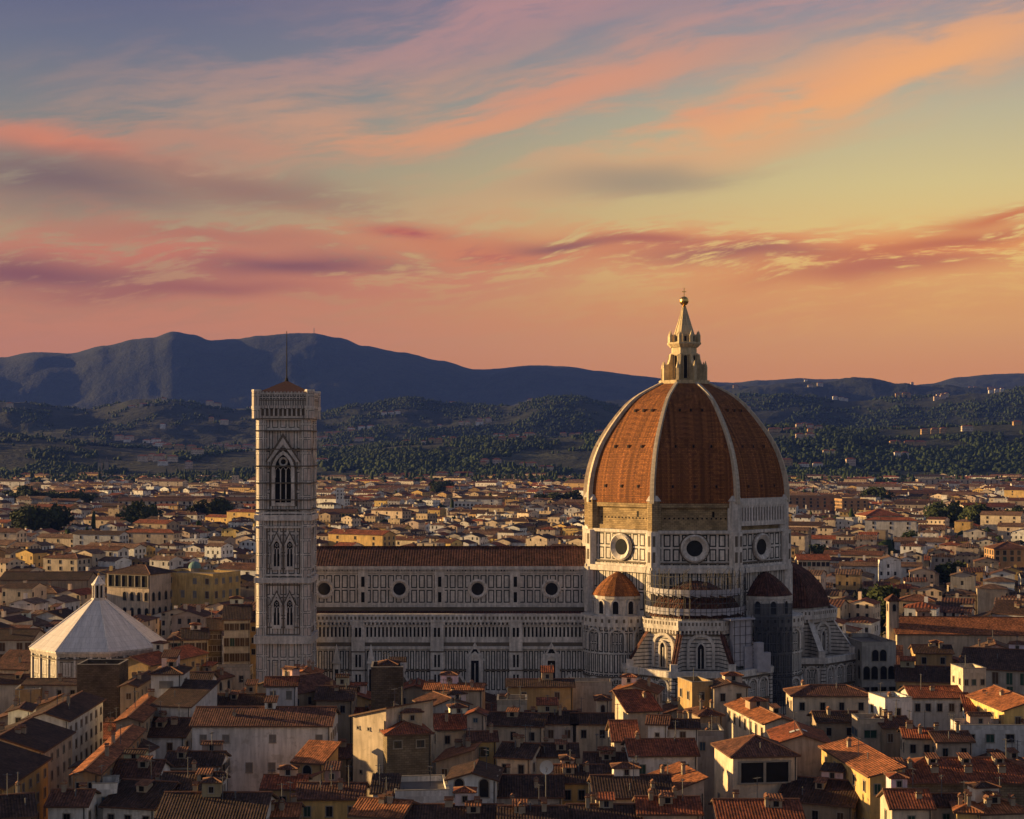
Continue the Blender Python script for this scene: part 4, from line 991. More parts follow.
def roof_geo(m, w, d, Z, roof, pitch, ov=.55, th=.28, rm='roof_tile', wm='plaster'):
    """adds roof planes to m, returns (extra wall faces, ridge-height function)"""
    tp = math.tan(R(pitch)); ex = []
    def slab(pts):
        n = Vector((Vector(pts[1]) - Vector(pts[0])).cross(Vector(pts[2]) - Vector(pts[1]))).normalized()
        m.face(pts, rm); lo = [tuple(Vector(p) - Vector((0, 0, th))) for p in pts]; m.face(lo[::-1], 'bark')
        for i in range(len(pts)):
            j = (i + 1) % len(pts); m.face([lo[i], lo[j], pts[j], pts[i]], 'eave')
    e = ov; ze = Z - e * tp + th
    if roof == 'x':
        zr = Z + d / 2 * tp + th
        slab([(-e, -e, ze), (w + e, -e, ze), (w + e, d / 2, zr), (-e, d / 2, zr)]); slab([(w + e, d + e, ze), (-e, d + e, ze), (-e, d / 2, zr), (w + e, d / 2, zr)])
        m.box(-e, w + e, d / 2 - .16, d / 2 + .16, zr - .05, zr + .12, 'terracotta')
        ex = [[(0, 0, Z), (0, d / 2, Z + d / 2 * tp), (0, d, Z)], [(w, 0, Z), (w, d, Z), (w, d / 2, Z + d / 2 * tp)]]
        hf = lambda x, y: Z + th + (d / 2 - abs(y - d / 2)) * tp
    elif roof == 'y':
        zr = Z + w / 2 * tp + th
        slab([(-e, d + e, ze), (-e, -e, ze), (w / 2, -e, zr), (w / 2, d + e, zr)]); slab([(w + e, -e, ze), (w + e, d + e, ze), (w / 2, d + e, zr), (w / 2, -e, zr)])
        m.box(w / 2 - .16, w / 2 + .16, -e, d + e, zr - .05, zr + .12, 'terracotta')
        ex = [[(0, 0, Z), (w, 0, Z), (w / 2, 0, Z + w / 2 * tp)], [(w, d, Z), (0, d, Z), (w / 2, d, Z + w / 2 * tp)]]
        hf = lambda x, y: Z + th + (w / 2 - abs(x - w / 2)) * tp
    elif roof == 'h':
        h_ = min(w, d) / 2; zr = Z + h_ * tp + th
        if w >= d: r0, r1 = (h_, d / 2), (w - h_, d / 2)
        else: r0, r1 = (w / 2, h_), (w / 2, d - h_)
        P0, P1, P2, P3 = (-e, -e, ze), (w + e, -e, ze), (w + e, d + e, ze), (-e, d + e, ze); A0, A1 = (*r0, zr), (*r1, zr)
        if w >= d: slab([P0, P1, A1, A0]); slab([P2, P3, A0, A1]); slab([P1, P2, A1]); slab([P3, P0, A0])
        else: slab([P3, P0, A0, A1]); slab([P1, P2, A1, A0]); slab([P0, P1, A0]); slab([P2, P3, A1])
        for a, b_ in ((P0, A0), (P3, A0 if w >= d else A1), (P1, A1 if w >= d else A0), (P2, A1), (A0, A1)):
            if a != b_: m.tube((a[0], a[1], a[2] + .02), (b_[0], b_[1], b_[2] + .02), .15, 'terracotta', 5)
        hf = lambda x, y: Z + th + min(x, w - x, y, d - y) * tp
    elif roof == 's':
        zr = Z + d * tp + th; slab([(-e, -e, ze), (w + e, -e, ze), (w + e, d + e, zr + e * tp), (-e, d + e, zr + e * tp)])
        ex = [[(0, 0, Z), (0, d, Z + d * tp), (0, d, Z)], [(w, 0, Z), (w, d, Z), (w, d, Z + d * tp)], [(w, d, Z), (0, d, Z), (0, d, Z + d * tp), (w, d, Z + d * tp)]]
        hf = lambda x, y: Z + th + y * tp
    elif roof == 'l':
        zr = Z + w * tp + th; slab([(-e, d + e, ze), (-e, -e, ze), (w + e, -e, zr + e * tp), (w + e, d + e, zr + e * tp)])
        ex = [[(0, 0, Z), (w, 0, Z), (w, 0, Z + w * tp)], [(w, d, Z), (0, d, Z), (w, d, Z + w * tp)], [(w, 0, Z), (w, d, Z), (w, d, Z + w * tp), (w, 0, Z + w * tp)]]
        hf = lambda x, y: Z + th + x * tp
    else:
        m.box(.3, w - .3, .3, d - .3, Z - .3, Z + .05, 'flat_roof')
        for a in ((0, w, 0, .28), (0, w, d - .28, d), (0, .28, .28, d - .28), (w - .28, w, .28, d - .28)): m.box(*a, Z + .001, Z + .95, wm); 
        for a in ((-.08, w + .08, -.08, .36), (-.08, w + .08, d - .36, d + .08), (-.08, .36, .36, d - .36), (w - .36, w + .08, .36, d - .36)): m.box(*a, Z + .95, Z + 1.07, 'stone_trim')
        hf = lambda x, y: Z + .05
    return ex, hf
def house_at(X, Y, w, d, Z, roof, yaw, wc, rc, wins, label, cat='house', name='house', group=None, pitch=18, r=rng, wall_mat='plaster', chim=None, aer=None, side=None, ww=1.0, wh=1.6, extra=None, winrow=3.3, top=2.0, far=False, base=None):
    if name == 'house': group = 'houses packed among the rooftops'
    yw = R(yaw); root = empty(name, (X, Y, 0), yw); tag(root, label, cat, group)
    FOOT.append(footprint(X, Y, w, d, yw))
    kv = r.uniform(.86, 1.1); wcol = tuple(min(.8, c * kv * r.uniform(.985, 1.015)) for c in WC[wc]); rcol = tuple(c * k for c, k in zip(RC[rc], [r.uniform(.8, 1.15)] * 3))
    mw = M(); P = [(0, 0), (w, 0), (w, d), (0, d)]
    if wc == 's' and wall_mat == 'plaster': wall_mat = 'rubble_wall'
    for k in range(4): a, b_ = P[k], P[(k + 1) % 4]; mw.face([(*a, 0), (*b_, 0), (*b_, Z), (*a, Z)], wall_mat)
    mr = M(); ex, hf = roof_geo(mr, w, d, Z, roof, pitch, wm=wall_mat)
    for e_ in ex: mw.face(e_, wall_mat)
    if not far and roof != 'p' :
        mw.tube((w - .3, -.1, 0), (w - .3, -.1, Z - .1), .09, 'iron', 5)
    o = mw.obj('wall', root); o.color = (*wcol, 1)
    o = mr.obj('roof', root); o.color = ((*rcol, 1) if roof != 'p' else (*wcol, 1))
    # windows, on every face that this side of the city can see
    cx, cy = X + w / 2, Y + d / 2; vis = Vector((-cx, -cy))
    if wins:
        rows = wins.split(',')
        for fi, (ox, oy, ang, L) in enumerate(((0, 0, 0, w), (w, 0, 90, d), (0, d, -90, d))):
            nrm = Vector((math.sin(yw + R(ang)), -math.cos(yw + R(ang))))
            fx, fy = (w / 2, 0) if fi == 0 else ((w, d / 2) if fi == 1 else (0, d / 2))
            wx, wy = X + fx * math.cos(yw) - fy * math.sin(yw), Y + fx * math.sin(yw) + fy * math.cos(yw)
            if nrm.dot(Vector((-wx, -wy)).normalized()) < .06: continue
            for ri, row in enumerate(rows):
                ty = row[0]; n = int(row[1:] or 0)
                if fi: n = (max(1, round(L / 4.0)) if side is None else side)
                z = Z - top - winrow * ri
                if z < 2 or ty == '-' or L < 2.2: continue
                for k in range(n):
                    if fi == 0 and n > 3 and r.random() < .06: continue
                    t_ = ty if r.random() > .2 or ty in 'a' else r.choice('dgn')
                    u = L * (k + .5) / n + r.uniform(-.15, .15); c_, s_ = math.cos(R(ang)), math.sin(R(ang))
                    child('window', window_mesh(t_, ww, wh * (1 if ri or len(rows) < 3 else .8)), root, (ox + u * c_, oy + u * s_, z), R(ang))
    nch = (r.choice((1, 2, 2, 3, 4)) if chim is None else chim)
    for _ in range(nch):
        x, y = r.uniform(.15, .85) * w, r.uniform(.2, .8) * d
        k = r.randrange(4)
        child('chimney', chimney_mesh(k), root, (x, y, hf(x, y)), R(r.choice((0, 90))))
    na = (r.choice((0, 1, 1, 2)) if Y < 420 else r.random() < .4) if aer is None else aer
    for _ in range(int(na)):
        x, y = r.uniform(.2, .8) * w, r.uniform(.3, .7) * d; child('aerial', aerial_mesh(), root, (x, y, hf(x, y)), r.uniform(0, 3))
    if extra: extra(root, w, d, Z, hf)
    elif Y < 620 and roof in 'xyh' and w > 6 and r.random() < .3: dormers(1, r.uniform(.18, .3), r.uniform(1.2, 2.2), False, r)(root, w, d, Z, hf)
    if Y < 620 and not extra and roof in 'xhyp' and w > 6 and d > 6 and r.random() < .6:
        bw, bd, bh = r.uniform(2, 4.2), r.uniform(2, 3.6), r.uniform(1.6, 2.8); x, y = r.uniform(.05, .6) * w, r.uniform(.35, .6) * d; z = hf(x + bw / 2, y) - .6
        m = M(); m.box(0, bw, 0, bd, 0, bh, 'plaster'); mr = M(); roof_geo(mr, bw, bd, bh, r.choice('sxh'), 15, ov=.3, th=.15)
        rt = mr.obj('attic_roof', root, (x, y, z)); rt.color = (*RC[r.choice('dnr')], 1); at = m.obj('attic_room', root, (x, y, z)); at.color = (*[c * r.uniform(.8, 1.1) for c in WC[r.choice('cwwt')]], 1)
        rt.parent = at; rt.location = (0, 0, 0)
        wn = child('window', window_mesh('d', .7, .9), at, (bw / 2, 0, bh / 2 + .3))
    if Y < 420 and r.random() < .5 and w > 5:
        x, y = r.uniform(.15, .85) * w, r.uniform(.1, .45) * d; z = hf(x, y); m = M(); m.tube((0, 0, -.5), (0, 0, r.uniform(.7, 1.4)), .11, 'lead', 6); m.frustum((0, 0), .2, .05, .9, 1.1, 6, 'lead'); m.obj('vent_pipe', root, (x, y, z))
    return root
def H(xl, xr, ye, Z, dep, roof, yaw, wc, rc, wins, label, **kw):
    D0 = dist(ye, Z); X = px(xl, D0); k = (xr - 512) / FOC; c, s = math.cos(R(yaw)), math.sin(R(yaw))
    w = (k * D0 - X) / (c - k * s)
    return house_at(X, D0, w, dep, Z, roof, yaw, wc, rc, wins, label, **kw)
# --- roof furniture used by single houses
def loggia(u0, u1, zt, zb, n=2):
    def fn(root, w, d, Z, hf):
        m = M(); m.box(w * u0, w * u1, -.04, -.02, Z - zb, Z - zt, 'opening')
        for k in range(n + 1): x = w * (u0 + (u1 - u0) * k / n); m.box(x - .22, x + .22, -.3, -.02, Z - zb, Z - zt, 'stone_trim')
        m.box(w * u0 - .3, w * u1 + .3, -.34, -.02, Z - zb - .25, Z - zb, 'stone_trim'); m.box(w * u0 - .3, w * u1 + .3, -.3, -.02, Z - zt, Z - zt + .2, 'stone_trim')
        m.obj('loggia', root)
    return fn
def dormers(n, y=.3, wd=1.5, ch=True, r=rng):
    def fn(root, w, d, Z, hf):
        for k in range(n):
            x = w * ((k + .5) / n if n > 1 else r.uniform(.25, .75)); yy = d * y; z = hf(x, yy); m = M()
            m.box(x - wd / 2, x + wd / 2, yy, yy + 2.2, z - .5, z + 1.1, 'chimney_plaster'); m.face([(x - wd / 2 - .3, yy - .3, z + 1.12), (x + wd / 2 + .3, yy - .3, z + 1.12), (x + wd / 2 + .3, yy + 2.6, z + 1.6), (x - wd / 2 - .3, yy + 2.6, z + 1.6)], 'roof_tile')
            m.box(x - .4, x + .4, yy - .05, yy, z + .15, z + .95, 'opening'); o = m.obj('dormer', root); o.color = (.3, .12, .06, 1)
            if ch: child('chimney', chimney_mesh(1), root, (x - .3, yy - 2.2, hf(x, yy - 2.2)), 0)
    return fn
def skylights(n):
    def fn(root, w, d, Z, hf):
        for k in range(n):
            x = w * (.3 + .12 * k); y = d * .3; z0, z1 = hf(x, y), hf(x + .9, y + 1.4); m = M()
            z0, z1 = hf(x, y), hf(x, y + 1.4); x1 = hf(x + .9, y) - z0
            m.face([(x, y, z0 + .12), (x + .9, y, z0 + x1 + .12), (x + .9, y + 1.4, z1 + x1 + .12), (x, y + 1.4, z1 + .12)], 'dish_white'); m.box(x - .06, x, y, y + 1.4, min(z0, z1) - .1, max(z0, z1) + .1, 'iron'); m.obj('skylight', root)
    return fn
def both(*fs):
    def fn(*a):
        for f in fs: f(*a)
    return fn
def round_vents(root, w, d, Z, hf):
    for u in (.3, .7):
        m = M(); f = F(m, (0, 0, 0), -90); f.disc(w * u, Z - 1.2, .75, .03, 'opening', 16); f.ring(w * u, Z - 1.2, [(.95, 0), (.95, .12), (.75, .12)], 'stone_trim', 16); m.obj('round_vent', root)

# ---------------- left quarter in front
H(-110, 3, 789, 20, 25, 'y', 0, 'y', 'd', 'n2,n2,n2', 'yellow house with dark roof and brown shutters, first along the left street from below')
H(-45, 42, 752, 20, 20, 'y', 0, 'c', 'd', 'g3,g3,g3', 'cream house with dark roof and green shutters, second along the left street')
H(22, 68, 721, 21, 27, 'y', 0, 'w', 'd', 'n2,d2,d2,d2', 'tall white house with dark roof and tall windows, beside the brown stone block')
H(77, 119, 669, 24, 9, 'p', 0, 's', 'd', '', 'windowless brown rough stone block standing in front of the baptistery', chim=0, aer=0, wall_mat='rubble_wall')
H(120, 136, 687, 21.5, 20, 'y', 0, 't', 'd', 'n1,n1,n1', 'narrow tan house with dark roof against the brown stone block')
H(112, 150, 664, 21.5, 26, 'y', -20, 'o', 'r', 'n2,n2,n2', 'ochre house with dark red gabled roof in front of the baptistery right corner')
H(73, 98, 775, 21.5, 42, 'y', 3, 'b', 'o', 'd2', 'long low building with sunlit orange roof beside the left street', chim=2)
H(116, 141, 722, 21.5, 34, 'y', 3, 't', 'o', 'd2', 'narrow sunlit orange roofed building at the far end of the left street', chim=1)
H(130, 184, 736, 17.5, 14, 'x', -6, 'w', 'd', 'd2', 'white house with broad dark brown roof below the pale stair tower house', aer=2)
H(113, 146, 751, 18.5, 5, 'y', -8, 'w', 'd', 'g1', 'small white dormer house with green window standing on the dark roofs', pitch=24, chim=0, aer=0)
H(151, 181, 674, 27, 9, 'h', 0, 'w', 'd', 'w1', 'tall white tower house with dark pyramid roof and triple window', ww=2.6, wh=1.3, chim=0, aer=0, side=1, top=2.2)
H(153, 190, 706, 22, 14, 's', -12, 'w', 'd', '-1', 'white windowless cube house with dark sloping roof below the tower house', chim=0, aer=0, pitch=12)
H(187, 208, 684, 23.5, 10, 'x', 0, 'w', 'd', '-1', 'narrow white house with dark roof and tall white corner pier', chim=1, aer=1)
H(72, 107, 768, 19.8, 5, 'y', 0, 'c', 'd', '', 'low pale gable with two round vents above the left street', extra=round_vents, pitch=14, chim=0, aer=0)
H(108, 156, 777, 19, 9, 'x', -3, 'w', 'n', '-1', 'white house with ridged brown tiles behind the blue terrace', aer=1, pitch=22)
H(92, 117, 790, 19.5, 6, 'p', 10, 'w', 'd', 'b1', 'white terrace room with blue grey awning among dark roofs', chim=0, aer=1)
H(103, 154, 806, 17.5, 15, 'x', -14, 'w', 'd', 'd3', 'white house with large dark sloping roof at the bottom left', chim=1)
H(48, 86, 806, 18.5, 8, 'x', 0, 'w', 'n', 'd1', 'small white house with ridged red brown tiles at the bottom left edge', pitch=20, chim=2)
H(-6, 34, 819, 19, 12, 'x', 20, 't', 'd', 'd2', 'dark roofed tan house in the bottom left corner', chim=1)
H(165, 219, 766, 18.5, 9, 'x', 0, 'w', 'd', 'd1', 'white house with a long dark window band under a ridged brown roof', ww=7, wh=1.1, chim=0, top=1.2)
H(160, 216, 790, 19, 10, 'x', 0, 'w', 'd', 'w3', 'white house with dark roof and grey shutters below the window band house', top=1.5, chim=1)
H(158, 262, 819, 18, 14, 'x', 0, 'w', 'd', 'd3', 'long dark roof at the bottom edge below the white houses', chim=1)
H(192, 330, 726, 21, 14, 'x', 0, 'w', 'n', 'w6,w6,-0', 'big white two storey house with grey shutters and long red brown roof', aer=1, chim=1, winrow=5.4, top=2.4, ww=1.1, wh=1.7)
H(266, 296, 686, 22, 6, 'x', 4, 'w', 'r', 'w2', 'small white roof house with red tiles and grey windows behind big white house', pitch=24, chim=0)
H(246, 290, 689, 19, 16, 'y', -38, 't', 'n', 'd1', 'long tan roofed house with sunlit ridge below the bell tower', chim=1)
H(290, 318, 676, 20, 9, 'y', 0, 'c', 'o', 'w1', 'small cream gable house below the right foot of the bell tower')
H(316, 352, 700, 18, 12, 'x', 0, 't', 'd', 'd2', 'low tan house with dark roof left of the stone tower with lantern', aer=1)
H(216, 262, 706, 18, 10, 'x', 0, 'g', 'd', 'd3', 'grey walled house with dark roof terrace behind big white house')
H(214, 250, 671, 17, 5, 'p', 0, 'c', 'd', 'd2', 'cream terrace wall with small openings left of the bell tower foot', chim=0, aer=0)
H(371, 403, 672, 27, 9, 'p', 3, 's', 'd', '', 'square brown stone tower with small pale top storey near the nave', wall_mat='rubble_wall', chim=0, aer=2)
H(380, 396, 665, 28.2, 4, 'h', 3, 'g', 'd', 'd2', 'pale small lantern room on top of the square brown stone tower', chim=0, aer=0, top=1.6)
H(387, 431, 735, 22, 13, 'h', 14, 's', 'r', 'd2,-0,d1', 'brown stone house with red hipped roof joined to the cream tower', top=1.8, winrow=3.6, chim=0, wall_mat='tan_stone', ww=1.4, side=1)
H(353, 386, 716, 24, 13, 'l', -38, 'c', 'o', 'd3,-0,d2', 'tall sunlit cream house with tiny square windows and sloping orange roof', pitch=14, ww=.5, wh=.6, winrow=4, chim=0, side=1)
H(294, 322, 762, 17, 7, 's', -18, 'o', 'o', 'a1', 'ochre arched loggia house with small sloping orange roof', chim=0, aer=0, ww=1.6)
H(263, 303, 789, 17.5, 8, 'x', 0, 'o', 'r', 'd1', 'ochre house with red ridged tiles and dark opening left of centre bottom', chim=0)
H(297, 362, 799, 17, 9, 'x', 0, 'y', 'n', 'd3', 'yellow house with long ridged brown roof at the bottom', chim=1)
H(262, 296, 817, 16.5, 7, 'x', 0, 'b', 'o', 'd2', 'terracotta orange walled house at the bottom edge left of centre')
H(373, 396, 793, 18, 5, 's', 0, 'w', 'd', 'd2', 'white roof terrace with pale sloping canopy below the brown stone house', chim=0)
H(395, 449, 797, 17.5, 12, 'p', 6, 'w', 'd', 'b2', 'white walled terrace with blue fittings beside twin window house', chim=0, aer=1)
H(352, 400, 815, 18, 9, 'x', -16, 't', 'o', 'd2', 'tan house with orange tiled roof at the bottom edge centre left')
# ---------------- centre
H(425, 482, 690, 18, 8, 'x', -4, 'c', 'o', '-1', 'low cream ridge with sunlit orange tiles in front of the nave', chim=3, pitch=12)
H(432, 470, 707, 18.5, 10, 'y', 24, 'g', 'n', 'w1', 'dark gabled house with one pale window below the nave', chim=1)
H(508, 573, 687, 19, 10, 'x', 0, 'o', 'd', 'd2', 'plain olive yellow house with wide wall in front of the nave', chim=0, aer=1, pitch=10)
H(497, 527, 705, 19, 8, 'p', 0, 'c', 'd', 'd1', 'cream flat roofed house left of the olive yellow house', aer=2)
H(484, 542, 725, 18, 10, 'x', -10, 'c', 'd', 'd3', 'long cream house with dark roof in the centre of the rooftops')
H(437, 476, 730, 17.5, 12, 'x', 12, 'c', 'r', 'd2', 'cream house with red roof right of the brown stone house')
H(467, 484, 715, 21, 4, 'y', -6, 'p', 'r', 'b1', 'small pinkish dormer room with round red window', chim=0, aer=0, pitch=22, ww=.8, wh=.8, top=1)
H(470, 496, 741, 19.5, 5, 'x', 5, 'y', 'n', 's1', 'little ochre attic house with white shuttered window in the centre', chim=1, pitch=24)
H(436, 472, 762, 17, 12, 'l', -8, 't', 'o', 'd2', 'sunlit orange sloping roof left of the little ochre attic house')
H(497, 530, 757, 17.5, 10, 'x', -16, 'c', 'd', 'd2', 'cream house with dark roof and aerials in the centre', aer=2)
H(448, 496, 780, 19, 10, 'y', -4, 'w', 'd', 'a2', 'white gabled house with two tall arched dark windows', pitch=16, ww=1.5, wh=2.2, top=1.6, chim=0)
H(496, 562, 797, 16, 13, 'x', 0, 'g', 'd', 'd4', 'long grey house with dark roof right of the twin window house')
H(400, 500, 824, 17, 10, 'x', 0, 'g', 'd', 'd4', 'long dark roofed house at the bottom edge centre')
H(500, 566, 824, 17.5, 9, 'x', 0, 't', 'd', 'd3', 'tan house with very dark roof at the bottom edge centre right')
H(527, 576, 724, 18, 10, 'x', 0, 'g', 'd', 'n3', 'grey long house with dark roof and three brown windows in the centre')
H(536, 577, 757, 17, 9, 'x', 0, 'c', 'd', 'd2', 'low cream house with dark roof below the three window house')
H(545, 603, 783, 17, 11, 'x', 0, 'y', 'd', 'd4', 'yellowish house with dark roof and white satellite dish')
H(565, 612, 686, 17.5, 6, 'p', 0, 'p', 'd', '', 'plain pinkish beige terrace wall in front of the cathedral', chim=0, aer=0)
H(573, 613, 724, 18, 8, 'x', 0, 'c', 'd', 'd2', 'cream house with dark roof and two windows right of the three window house')
H(597, 609, 700, 22, 4, 'h', 0, 'c', 'n', 'a1', 'small round topped cream roof turret with arched opening', chim=0, aer=0, ww=.8, wh=1.2)
H(612, 656, 692, 20, 9, 'y', -14, 'p', 'o', 'd1', 'pinkish house with sunlit orange gable in front of the apse', chim=1)
H(628, 660, 712, 17.5, 9, 's', 14, 'c', 'r', '-1', 'low cream house with bright red sloping roof under the apse')
H(614, 638, 741, 18, 12, 'x', 2, 'c', 'r', 'g1', 'narrow cream house with steep red roof left of the white house group', pitch=24, chim=0)
H(648, 667, 724, 21, 6, 'x', -10, 'w', 'n', 'd1', 'small white tower house with brown roof, left one of a joined pair', chim=0, ww=.7, wh=.7)
H(668, 698, 728, 20, 6, 'x', -4, 'w', 'd', 'g1', 'small white house with dark green door, right one of a joined pair', wh=2.6)
H(631, 697, 756, 18.5, 11, 'x', 3, 'w', 'r', 'g3', 'white house with red brown roof and three green windows', chim=1, top=2.4, ww=1.2)
H(585, 632, 772, 15.5, 13, 'x', -4, 't', 'd', 'd2', 'low tan house with wide dark roof left of the green window house', chim=2)
H(596, 672, 798, 17.5, 12, 'x', 2, 'c', 'd', 'd3', 'cream house with broad dark red roof and dark window', chim=1, aer=2, pitch=20)
H(664, 704, 795, 16.5, 13, 'l', 14, 'p', 'o', 'd2', 'sunlit orange roofed house beside the loggia house')
H(570, 640, 822, 17, 9, 'x', 0, 't', 'd', 'd3', 'tan house with dark roof at the bottom edge under the cream house')
H(640, 700, 814, 18, 9, 'x', 0, 'p', 'r', 'd2', 'pinkish house with red roof at the bottom edge', chim=3)
H(692, 713, 687, 23, 8, 'p', 16, 'o', 'd', 'd1', 'olive yellow tower house below the scaffolded apse', chim=0)
H(714, 748, 688, 23, 8, 'y', 4, 'c', 'd', 'd2,d1', 'tall cream house with small gable below the scaffolded apse', pitch=14, chim=0)
H(696, 724, 736, 17.5, 8, 'p', 0, 'g', 'd', 'b2', 'grey house with blue windows between white house and loggia house', chim=2)
H(700, 722, 716, 18.5, 8, 'h', 12, 't', 'n', 'd1', 'small tan house with brown hipped roof left of the long orange roof', chim=2)
# ---------------- right
H(765, 797, 724, 20.5, 24, 'y', 10, 'c', 'o', 'd1', 'long cream house with a row of tall windows along its sunlit side', side=7, ww=.9, wh=2.0, chim=1)
H(793, 871, 696, 20.5, 9, 'h', 0, 'c', 'n', 'd4', 'cream house with brown hipped roof and small windows behind the long house', chim=1, top=2.2)
H(818, 860, 722, 17.5, 8, 'x', 2, 't', 'd', 'd2', 'tan house with dark roof below the brown hipped house')
H(858, 884, 724, 18.5, 6, 'p', 0, 'c', 'd', 'b1', 'small house with white framed blue window right of the dark roof', ww=2.4, wh=1.5, chim=0)
H(776, 830, 744, 20, 14, 'y', -4, 'p', 'r', '-1', 'pale blank gabled house with bright red roof and skylights', chim=0, extra=skylights(3), aer=1)
H(733, 797, 757, 21, 12, 'h', 8, 'c', 'n', '-1,-1,b2', 'cream loggia house with hipped brown roof and wide dark opening', extra=loggia(.1, .88, 1.0, 4.4, 2), chim=0, side=2, top=2.2, pitch=22)
H(870, 902, 777, 20, 27, 'l', 6, 'y', 'o', 'd2,d2', 'sunlit yellow house with orange roof and two rows of windows', chim=1, side=5, winrow=6.2, pitch=13)
H(890, 1060, 783, 19, 15, 'h', 0, 's', 'r', '', 'large brown building with huge ridged red roof and dormers', extra=dormers(5, .34), wall_mat='tan_stone', chim=1, aer=2)
H(892, 932, 808, 19, 8, 'x', 0, 'c', 'r', 'g1', 'cream house with red ridged roof and green shutter below huge roof', chim=1, side=1, pitch=24)
H(932, 960, 806, 18.5, 5, 'x', 0, 'c', 'n', 'g1', 'cream annex with brown tiles and green shutter beside red ridged roof', chim=0, pitch=24)
H(957, 980, 812, 19, 6, 'h', -10, 'y', 'o', 'd1', 'golden lit small house among pots in the bottom right', chim=3)
H(981, 1030, 814, 18.5, 8, 'h', 8, 'c', 'o', 'd2', 'cream house with orange hipped roof in the bottom right corner', chim=3)
H(720, 802, 819, 18.5, 10, 'x', 0, 'p', 'r', 'd3', 'pinkish house with broad red ridged roof at the bottom edge below loggia')
H(778, 852, 800, 14.5, 15, 'x', -24, 't', 'd', 'd3', 'low tan building with dark roof between loggia house and yellow house', chim=0)
H(885, 912, 703, 21.5, 8, 'p', 12, 'w', 'd', 'd1', 'white terrace house with sunlit side and roof garden', side=2)
H(912, 968, 698, 20.5, 10, 'x', 0, 'w', 'r', 'd5', 'white house with red roof above a dark window band', chim=1)
H(963, 986, 673, 25.5, 7, 'p', 6, 'c', 'd', 'd3,d3', 'pale square tower house with crown of battlements at the right', ww=.8, wh=1.2, chim=0, side=2)
H(1004, 1060, 711, 22, 20, 'y', 4, 'y', 'o', 'n2,n2', 'bright yellow sunlit house with orange roof at the right edge', side=5)
H(960, 1060, 730, 19, 7, 'p', 0, 'w', 'd', 'd5', 'long white flat roofed building with dark square windows at the right', aer=0, top=1.6, ww=1.5, wh=1.5)
H(905, 935, 738, 18.5, 7, 'x', -6, 'c', 'r', 'd2', 'small cream house with red roof behind the huge ridged roof, left of two', chim=2)
H(937, 972, 742, 18.3, 7, 'x', 4, 'p', 'n', 'd2', 'small pinkish house with brown roof behind the huge ridged roof, right of two', chim=2)
H(968, 1000, 716, 19, 8, 's', -8, 'w', 'r', 'd2', 'white house with tilted red roof left of the bright yellow house')
H(884, 912, 728, 18, 8, 'x', 10, 't', 'n', 'd2', 'tan house with brown roof under the white terrace house', chim=2)
# ---------------- around the cathedral and just beyond it
H(-10, 32, 640, 18, 14, 'x', 0, 'g', 'd', 'n5,n5', 'grey palazzo with brown shutters left of the baptistery', chim=1, ww=1.6, wh=2.4)
H(-14, 34, 684, 12, 10, 'x', 0, 'g', 'd', '', 'low shed with dark blue grey roof in front of the baptistery left side', chim=0, aer=0)
H(15, 40, 694, 17, 8, 'p', 8, 'o', 'd', '-1', 'low ochre roof room in front of the grey palazzo', chim=0, aer=0)
H(24, 80, 685, 18.5, 8, 'x', 0, 'g', 'd', 'd4', 'grey house with long dark roof directly in front of the baptistery wall', chim=1, aer=1, pitch=10)
H(80, 118, 690, 18.5, 6, 'x', 0, 't', 'n', 'd2', 'tan house with brown roof behind the brown stone block', chim=0)
H(8, 30, 712, 20, 8, 'y', 8, 'w', 'd', 'd1', 'small white gable house left of the tall white house', pitch=14)
H(30, 50, 735, 18, 7, 'p', 0, 'w', 'd', 'd1', 'white roof terrace between the left street houses', chim=1)
H(168, 182, 640, 20, 15, 'h', 6, 'c', 'd', 's1,s1', 'cream corner house with dark roof right of the baptistery roof', ww=1.6, wh=2.2, chim=0)
H(183, 208, 640, 20, 14, 'x', 12, 'c', 'd', 'n4,n4', 'cream house with two rows of arched brown windows right of the baptistery', ww=1.3, wh=2.2, chim=0)
H(208, 222, 630, 21, 15, 'x', 10, 's', 'd', 'n3,n3,n3', 'brown stone house between cream house and tall pale palazzo', wall_mat='tan_stone', chim=0)
H(224, 250, 620, 24, 20, 'x', 8, 'g', 'd', 'n5,n5,n5,n5', 'tall pale palazzo with four rows of dark windows left of the bell tower', ww=1.3, wh=2.3, winrow=4.4, chim=0)
H(250, 264, 622, 23, 14, 'x', 0, 'o', 'd', 'd2,d2,d2', 'narrow ochre house close to the left side of the bell tower', chim=0)
H(190, 216, 679, 16, 8, 'y', -20, 'c', 'n', 'a1', 'small cream house with low gabled roof left of the bell tower foot')
H(0, 88, 580, 19, 16, 'x', 0, 't', 'd', 'w6', 'long brown church hall with dark roof far behind the baptistery', cat='church hall', name='church_hall', ww=2.0, wh=4.5, top=6, chim=0, aer=0)
H(107, 150, 573, 25, 16, 'h', -24, 'c', 'd', '-1,a6,a6', 'cream palazzo with dark top loggia and arched windows behind the baptistery', extra=loggia(.04, .96, .6, 5.0, 6), winrow=6, top=3, ww=1.6, wh=2.5, chim=0, aer=0)
H(153, 213, 574, 24, 18, 'p', -26, 'y', 'd', 'w5,w5,w5', 'long yellow palazzo with flat roof left of the bell tower', ww=1.5, wh=2.6, winrow=5.2, chim=0, aer=0)
H(862, 896, 646, 21, 20, 'p', 8, 'g', 'd', 'a4,a4,d4', 'pale palazzo with rows of arched windows right of the east apse', ww=1.8, wh=2.6, winrow=4.6, top=3, chim=1)
H(897, 962, 681, 16.5, 16, 'x', -12, 'o', 'd', 'd6', 'olive ochre long house with dark brown roof right of the apse', chim=0, ww=1.0)
